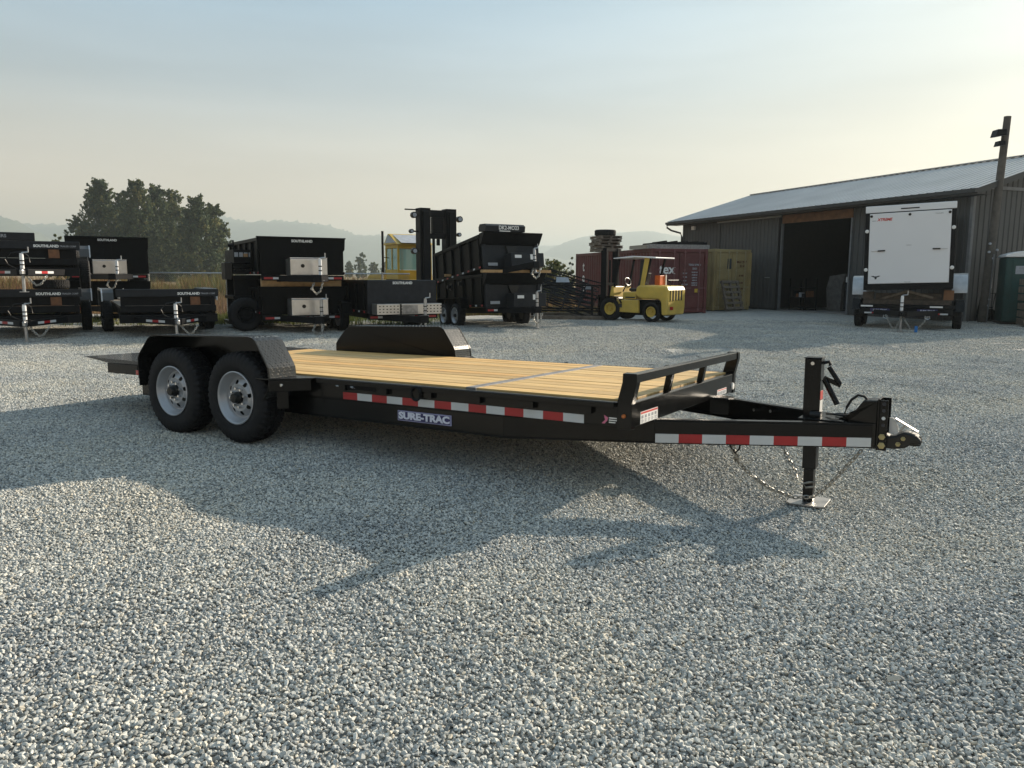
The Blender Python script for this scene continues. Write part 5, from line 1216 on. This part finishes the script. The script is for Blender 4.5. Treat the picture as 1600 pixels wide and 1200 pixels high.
o = MB().box(-.022, .022, -.022, .022, 0, 1.12).build("steel_post", M['lightmetal'], None); o.location = P(845, 478, 24.7)*1; o.location.z = 0; tag(o, "grey steel post between the gate frame pile and the hooded dump trailers", "post")
o = MB().add([(-.22,0,0), (.24,0,.0), (.20,.12,.16), (-.20,.12,.18), (-.22,.03,0), (.24,.03,0), (.20,.15,.16), (-.20,.15,.18)], [(0,1,2,3), (7,6,5,4), (0,4,5,1), (1,5,6,2), (2,6,7,3), (3,7,4,0)]).build("steel_sheet", M['tarp'], None); o.location = P(879, 441, 26.2); tag(o, "pale sheet lying on top of the gate frame pile", "sheet")
o = MB().prism([(-.16, 0), (.18, 0), (-.12, .16)], 'y', -.02, .02).build("steel_sheet", M['tarp'], None); o.location = P(922, 452, 25.9); tag(o, "small pale triangular sheet beside the forklift mast", "sheet")

# ------------------------------------------------------------------ pole, toilet, crates at the right
b0 = Vector((14.72, 24.0, -.1)); tp = P(1574.5, 182, 24.0)
t = thing("light_pole", "tall leaning wooden pole with two floodlights at the workshop corner", "pole", b0, 0)
b = MB(); n = 9; b.tube([(tp-b0)*(i/(n-1)) for i in range(n)], [.135-.035*i/(n-1) for i in range(n)], 14); b.build("shaft", M['pole'], t, smooth=40)
dn = (tp-b0)
for fr, sz, yo in ((.915, .30, -.28), (.868, .22, -.22)):
    p = dn*fr; f = MB(); f.prism([(-sz*.55, -sz*.30), (sz*.55, -sz*.10), (sz*.50, sz*.42), (-sz*.35, sz*.42)], 'y', -sz*.5, sz*.5); f.xf(Matrix.Translation(p+Vector((-.27 if sz > .25 else -.2, -.1, 0))))
    fo = f.build("floodlight", M['dark'], t, bevel=.01)
    g_ = MB(); g_.add([(-sz*.5, -sz*.45, -sz*.32), (sz*.48, -sz*.45, -sz*.125), (sz*.48, sz*.45, -sz*.125), (-sz*.5, sz*.45, -sz*.32)], [(3,2,1,0)]); g_.xf(Matrix.Translation(p+Vector((-.27 if sz > .25 else -.2, -.1, 0)))); g_.build("lens", M['tarp'], fo, fix=False)
    MB().bar(p+Vector((-.15, 0, 0)), p, .05, .05).build("bracket", M['dark'], t)
for fr, s_ in ((.36, -.12), (.40, -.12), (.37, .12), (.33, .02), (.13, .05), (.10, .04)):
    p = dn*fr+Vector((s_, -.10, 0)); MB().lathe([(.001, -.03), (.035, -.03), (.035, .02), (.02, .03), (.001, .03)], tuple(p), 'y', 12).build("insulator", M['tarp'], t, smooth=40)
MB().tube([dn*.02+Vector((.05, -.14, 0)), dn*.35+Vector((.03, -.13, 0))], .018, 6).build("conduit", M['siding_trim'], t)
t = thing("portable_toilet", "dark green portable toilet with white roof beside the wooden pole", "portable toilet", (15.28, 22.95, 0), R_(-112))
MB().box(-1.1, 0, -.55, .55, .06, 2.0).build("cabin", M['potty'], t, bevel=.05)
MB().prism([(-.6, 2.0), (-.56, 2.08), (-.3, 2.16), (0, 2.19), (.3, 2.16), (.56, 2.08), (.6, 2.0)], 'x', -1.14, .05).build("roof", M['paintwhite'], t, bevel=.02)
d_ = MB().box(.001, .022, -.38, .42, .16, 1.90).build("door", M['potty'], t, bevel=.01)
sg = MB().box(.023, .027, -.30, .0, 1.50, 1.74).build("sign", M['tarp'], d_); q = MB(); q.box(.0275, .029, -.22, -.06, 1.65, 1.71); q.box(.0275, .029, -.27, -.10, 1.58, 1.60); q.build("sign_print", M['inkgrey'], sg)
MB().box(.023, .05, -.02, .3, 1.46, 1.50).build("handle", M['tarp'], d_)
MB().box(-1.1, .02, -.57, .57, 0, .058).build("skid_base", M['hub'], t)
cr0 = None
for k, lab in enumerate(("dark brown wooden crate on the ground beside the portable toilet", "dark brown wooden crate stacked on another beside the portable toilet")):
    if cr0 is None:
        t = thing("wooden_crate", lab, "crate", (15.1, 21.4, 0), R_(-112), "crates by the portable toilet"); cr0 = t
        for z in (.05, .27, .49): MB().box(-.9, 0, -.7, .7, z, z+.18).build("side_board", M['wood_old'], t, bevel=.008)
        b = MB()
        for y in (-.66, .58): b.box(.001, .03, y, y+.08, .0, .68)
        b.build("corner_batten", M['wood_old'], t); MB().tube([(.04, -.35, .45), (.07, -.30, .45), (.07, .3, .45), (.04, .35, .45)], .02, 6).build("handle", M['lightmetal'], t, smooth=True)
    else: q = copy_tree(cr0); q["label"] = lab; q.matrix_world = Matrix.Translation((15.13, 21.42, .69)) @ Matrix.Rotation(R_(-110), 4, 'Z')
t = thing("hand_truck", "small dark hand truck leaning behind the base of the wooden pole", "hand truck", (15.05, 24.25, 0), R_(-100))
b = MB(); b.tube([(-.35, -.2, .12), (-.1, -.2, .9), (-.1, .2, .9), (-.35, .2, .12)], .025, 6); b.bar((-.25, -.2, .45), (-.25, .2, .45), .03, .03); b.box(-.36, -.1, -.2, .2, .03, .05); b.build("handle_frame", M['dark'], t)
for s in (-1, 1): wq = tyre_mb(.16, .08, (0,0,0), s).build("wheel", M['tyre'], t, smooth=40); wq.location = (-.42, s*.24, .16)

# ------------------------------------------------------------------ chain-link fence
fA, fB = P(228, 440, 26.2), P(640, 440, 26.2)
t = thing("chain_link_fence", "grey chain-link fence along the dry field behind the parked trailers", "fence", (fA.x, 26.2, -.42), 0)
LF = fB.x-fA.x; HF = 1.86
MB().add([(0,0,.05), (LF,0,.05), (LF,0,HF), (0,0,HF)], [(0,1,2,3)]).build("chain_link", M['mesh'], t, fix=False)
MB().tube([(0, .03, HF), (LF, .03, HF)], .022, 8).build("top_rail", M['lightmetal'], t, smooth=40)
for k in range(4): x = .05+1.78+k*2.65-1.75; MB().cyl((x, .035, 0), (x, .035, HF+.05), .03, 10).build("fence_post", M['lightmetal'], t, smooth=40)

# ------------------------------------------------------------------ trees, shrubs, grass
def quads(C, size, asp=1.0, updown=None):
    n = len(C); a = rng.normal(size=(n, 3)); a /= np.linalg.norm(a, axis=1)[:, None]
    b_ = np.cross(a, rng.normal(size=(n, 3))); b_ /= np.linalg.norm(b_, axis=1)[:, None]
    s = (size*rng.uniform(.6, 1.3, n))[:, None]
    V = np.stack([C-a*s-b_*s*asp*.3, C+b_*s*asp*.75-a*s*.1, C+a*s+b_*s*asp*.1, C-b_*s*asp*.75+a*s*.15], 1).reshape(-1, 3)
    return V, np.arange(4*n).reshape(n, 4)
def tree(label, x, y, z0, Ht, wid, nclump, leaves, leaf, cat="tree", group="trees beyond the dry field", name="tree", lo=.12, tone=.5, shape=1.0, seed=0, parts=True):
    r = np.random.default_rng(seed+11)
    t = thing(name, label, cat, (x, y, z0), 0, group)
    b = MB(); nb = 9
    tr = [(wid*.05*math.sin(i*1.3+seed), wid*.05*math.cos(i*1.7+seed), Ht*.9*i/(nb-1)) for i in range(nb)]
    b.tube(tr, [Ht*.022*(1-.88*i/(nb-1)) for i in range(nb)], 8)
    for k in range(10):
        f = r.uniform(.2, .8); a = r.uniform(0, 6.28); p = Vector(tr[0]).lerp(Vector(tr[-1]), f); q = p+Vector((math.cos(a)*wid*.42*(1.1-f), math.sin(a)*wid*.42*(1.1-f), Ht*.16))
        b.tube([p, p.lerp(q, .5)+Vector((0, 0, -Ht*.01)), q], [Ht*.008, Ht*.006, Ht*.002], 5)
    b.build("trunk", M['bark'], t, smooth=50)
    Cs = []; T_ = []
    for k in range(nclump):
        f = lo+(1-lo)*r.uniform(0, 1)**1.1; g_ = min(1, max(0, (f-lo)/(1-lo))); env = min(1, .62+g_*1.5)*max(.06, 1-g_**2.4)**.75
        a = r.uniform(0, 6.28); rad = wid*.5*env*math.sqrt(r.uniform(.05, 1)); c0 = np.array([math.cos(a)*rad, math.sin(a)*rad, f*Ht*.96])
        cs = wid*.125*(.55+.7*env)*r.uniform(.55, 1.45); m = int(leaves*r.uniform(.6, 1.3))
        d = r.normal(size=(m, 3)); d /= np.linalg.norm(d, axis=1)[:, None]; d *= (r.uniform(0, 1, m)**.5)[:, None]
        Cs.append(c0+d*cs*np.array([1., 1., 1.35])); T_.append(np.clip(np.full(m, r.normal(tone, .22))+r.normal(0, .1, m), 0, 1))
    # sprigs that stick out of the outline
    for k in range(nclump):
        f = lo+(1.06-lo)*r.uniform(.05, 1)**.8; g_ = min(1, max(0, (f-lo)/(1.06-lo))); env = min(1, .62+g_*1.5)*max(.05, 1-g_**2.4)**.75; a = r.uniform(0, 6.28)
        d0 = np.array([math.cos(a), math.sin(a), r.uniform(.2, 1.4)]); d0 /= np.linalg.norm(d0); c0 = np.array([math.cos(a)*wid*.46*env, math.sin(a)*wid*.46*env, f*Ht*.95])
        m = int(leaves*.35); u = r.uniform(0, 1, m)[:, None]
        Cs.append(c0+d0*u*wid*.14*r.uniform(.6, 1.3)+r.normal(0, 1, (m, 3))*wid*.022*(1.3-u)); T_.append(np.clip(np.full(m, r.normal(tone, .22))+r.normal(0, .1, m), 0, 1))
    C_ = np.concatenate(Cs); V, Fq = quads(C_, leaf, .8)
    np_mesh("crown", V, Fq, M['leaf'], np.concatenate(T_), t)
    return t
# the big clump of poplars
TY = 165.
pop = [(120, 338, 48, "small thin poplar at the left edge of the tall tree clump", 26, .45, .5), (155, 285, 66, "tallest poplar on the left of the tree clump", 90, .45, .0), (186, 305, 52, "dense poplar just right of the leftmost tall poplar", 60, .4, .1),
       (212, 285, 60, "twin-topped poplar in the middle of the tree clump", 80, .5, .2), (242, 293, 56, "broad dark poplar right of the twin-topped poplar", 70, .35, .6), (268, 302, 58, "olive-tinted poplar right of the middle of the tree clump", 75, .7, .4), (306, 311, 58, "dark poplar near the right end of the tree clump", 75, .45, .1), (333, 324, 52, "lower rounded poplar at the right end of the tree clump", 64, .6, .3)]
for i, (px, ytop, wpx, lab, nc, tone, dy) in enumerate(pop):
    Y = TY+(i % 3)*5; top = P(px, ytop, Y); tree(lab, top.x, Y, -.4, top.z+.4, wpx*Y/1195*1.02, int(nc*2.0), 84, .27, name="poplar_tree", seed=i, tone=tone, lo=.0, shape=.75, group="poplars in the tree clump")
far = [(358, 404, 14, 330, "hazy small tree far off beside the poplar clump"), (374, 402, 16, 330, "hazy round tree far off, above the ramp stack"), (545, 410, 12, 360, "hazy short tree far off beside the stacked dump trailers"), (564, 397, 20, 340, "tallest hazy far-off tree, between stacked dump trailers and tall lift truck"), (584, 412, 17, 350, "hazy low tree far off beside the lift truck's exhaust"), (601, 411, 14, 355, "hazy round far-off tree nearest the lift truck's cab")]
for i, (px, ytop, wpx, Y, lab) in enumerate(far):
    top = P(px, ytop, Y); tree(lab, top.x, Y, -.4, top.z+.4, wpx*Y/1195, 22, 26, .7, seed=30+i, lo=.1, group="far trees across the field")
for i, (px, ytop, wpx, Y, lab, nc) in enumerate(((866, 409, 66, 41, "leafy green bush behind the gate frames, next to the maroon container", 60), (843, 416, 34, 42, "lower leafy bush behind the hooded dump trailers", 34), (893, 404, 12, 40, "slim young tree beside the far end of the maroon container", 14), (88, 369, 30, 60, "pale shrub top showing over the stacked flat-deck trailers", 20))):
    top = P(px, ytop, Y); tree(lab, top.x, Y, -.4, top.z+.4, wpx*Y/1195, nc, 46, .085 if Y < 50 else .14, "shrub" if i != 2 else "tree", "shrubs around the yard", "shrub" if i != 2 else "tree", lo=.02, tone=.75 if i < 2 else .6, shape=.6, seed=50+i)

def blades(n, xa, xb, ya, yb, z0, h0, h1, wd, name, m, clump=0):
    y = ya+(yb-ya)*rng.uniform(0, 1, n)**1.3; x = xa+(xb-xa)*rng.uniform(0, 1, n)
    if clump:
        cx = rng.uniform(xa, xb, clump); cyy = rng.uniform(ya, yb, clump); k = rng.integers(0, clump, n); x = cx[k]+rng.normal(0, .22, n); y = cyy[k]+rng.normal(0, .18, n)
    hgt = rng.uniform(h0, h1, n)*(.75+.35*np.sin(x*.7)*np.sin(y*.31+1)); a = rng.uniform(0, 6.28, n); w_ = wd*(.6+.8*rng.uniform(0, 1, n))*(1+.02*np.maximum(0, y-30))
    ln = rng.normal(0, .22, (n, 2))*hgt[:, None]
    b0_ = np.stack([x-np.cos(a)*w_, y-np.sin(a)*w_, np.full(n, z0)], -1); b1_ = np.stack([x+np.cos(a)*w_, y+np.sin(a)*w_, np.full(n, z0)], -1)
    t0 = np.stack([x+ln[:, 0], y+ln[:, 1], z0+hgt], -1)
    V = np.stack([b0_, b1_, t0], 1).reshape(-1, 3); tint = np.clip(.45+.35*np.sin(x*.21+1.7)*np.cos(y*.13)+rng.normal(0, .25, n), 0, 1)
    return struct(np_mesh(name, V, np.arange(3*n).reshape(n, 3), m, tint), "stuff")
blades(60000, -52, 4, 28.3, 78, -.36, .55, 1.25, .022, "dry_grass", M['grass'])
M['tallweed'] = tint_mat("rusty_weeds", [(0, (.10, .12, .04)), (.3, (.17, .15, .05)), (.6, (.20, .115, .055)), (1, (.13, .06, .04))], trans=.25)
blades(26000, -50, 3, 40, 76, -.36, 1.1, 2.15, .030, "tall_weeds", M['tallweed'], clump=420)
blades(9000, -15.5, -2.0, 21.3, 26.0, -.02, .12, .38, .012, "weeds", M['weed'], clump=260)

# ------------------------------------------------------------------ hills
def hill(label, Y, prof, depth, spikes, seed):
    r = np.random.default_rng(seed); px = np.array([p[0] for p in prof], float); py = np.array([p[1] for p in prof], float)
    xs_ = np.arange(px[0], px[-1], 1.6); ys_ = np.interp(xs_, px, py)
    for _ in range(6): ys_[1:-1] = (ys_[:-2]+2*ys_[1:-1]+ys_[2:])/4
    base_ = [P(a, b_, Y).z for a, b_ in zip(xs_, ys_)]
    ys_ = ys_+r.normal(0, .35, len(xs_))-(r.uniform(0, 1, len(xs_)) < spikes)*r.uniform(1.0, 4.2, len(xs_))
    top = [P(a, b_, Y) for a, b_ in zip(xs_, ys_)]; n = len(top); rows = []
    for f, dz in ((0., 1.0), (.18, .93), (.45, .68), (.75, .33), (1.0, -.02)):
        rows.append([(p.x, Y-depth*f, (p.z if f == 0 else zb_*dz if dz > 0 else -2)) for p, zb_ in zip(top, base_)])
    rows.append([(p.x, Y+depth*.8, -2) for p in top])
    V = np.array([v for rw in rows for v in rw]); Fq = []
    order = [5, 0, 1, 2, 3, 4]
    for a, b_ in zip(order[:-1], order[1:]):
        for i in range(n-1): Fq.append((b_*n+i, b_*n+i+1, a*n+i+1, a*n+i))
    return struct(np_mesh("hill", V, np.array(Fq), M['hill']))
hill("", 2300., [(-420, 352), (-200, 346), (-60, 338), (0, 341), (14, 342), (26, 346), (40, 354), (60, 366), (90, 400), (110, 432)], 500, .10, 1)
hill("", 3100., [(-300, 372), (0, 358), (40, 351), (90, 353), (150, 352), (250, 346), (310, 342), (350, 339), (362, 343), (375, 346), (400, 348), (440, 346), (480, 349), (505, 351), (520, 355), (540, 362), (560, 368), (600, 369), (660, 374), (740, 380), (820, 392), (900, 410), (960, 430)], 700, .16, 2)
hill("", 4300., [(540, 420), (640, 392), (760, 381), (850, 384), (880, 383), (930, 376), (1000, 372), (1100, 372), (1250, 380), (1500, 390), (1900, 380), (2300, 400)], 900, .0, 3)
hill("", 3600., [(820, 432), (842, 400), (862, 388), (884, 378), (910, 370), (935, 366), (960, 364), (1000, 361), (1020, 361), (1036, 365), (1070, 371), (1120, 380), (1200, 395), (1350, 420), (1500, 432)], 700, .0, 4)

# ------------------------------------------------------------------ smoke haze
ZT = max((o.matrix_world @ Vector(c_)).z for o in COL.objects if o.type == 'MESH' and o.name.startswith("hill") for c_ in o.bound_box)+12
hz = MB().box(-9100, 9100, -330, 12100, -1.45, ZT).build("haze", None); hz.data.materials.clear()
m = bpy.data.materials.new("smoke_haze"); m.use_nodes = True; tt = m.node_tree; tt.nodes.clear()
ho = tt.nodes.new("ShaderNodeOutputMaterial"); pv = tt.nodes.new("ShaderNodeVolumePrincipled")
pv.inputs["Color"].default_value = (.46, .535, .565, 1); pv.inputs["Density"].default_value = 4.2e-4; pv.inputs["Anisotropy"].default_value = .25
tt.links.new(pv.outputs[0], ho.inputs["Volume"]); hz.data.materials.append(m); struct(hz, "stuff")

# small litter on the gravel
o = MB().add([(0,0,0), (.11,.02,.004), (.10,.045,.02), (.01,.03,.018), (0,0,.004), (.11,.02,.008), (.10,.045,.024), (.01,.03,.022)], [(3,2,1,0), (4,5,6,7), (0,1,5,4), (1,2,6,5), (2,3,7,6), (3,0,4,7)]).build("wood_chip", M['palewood'], None)
pw_ = P(1385, 1082, 2.52); o.scale = (.5, .45, .5); o.location = (pw_.x, 2.52, gz(pw_.x, 2.52)+.008); tag(o, "pale splinter of wood lying alone on the open gravel", "wood chip")
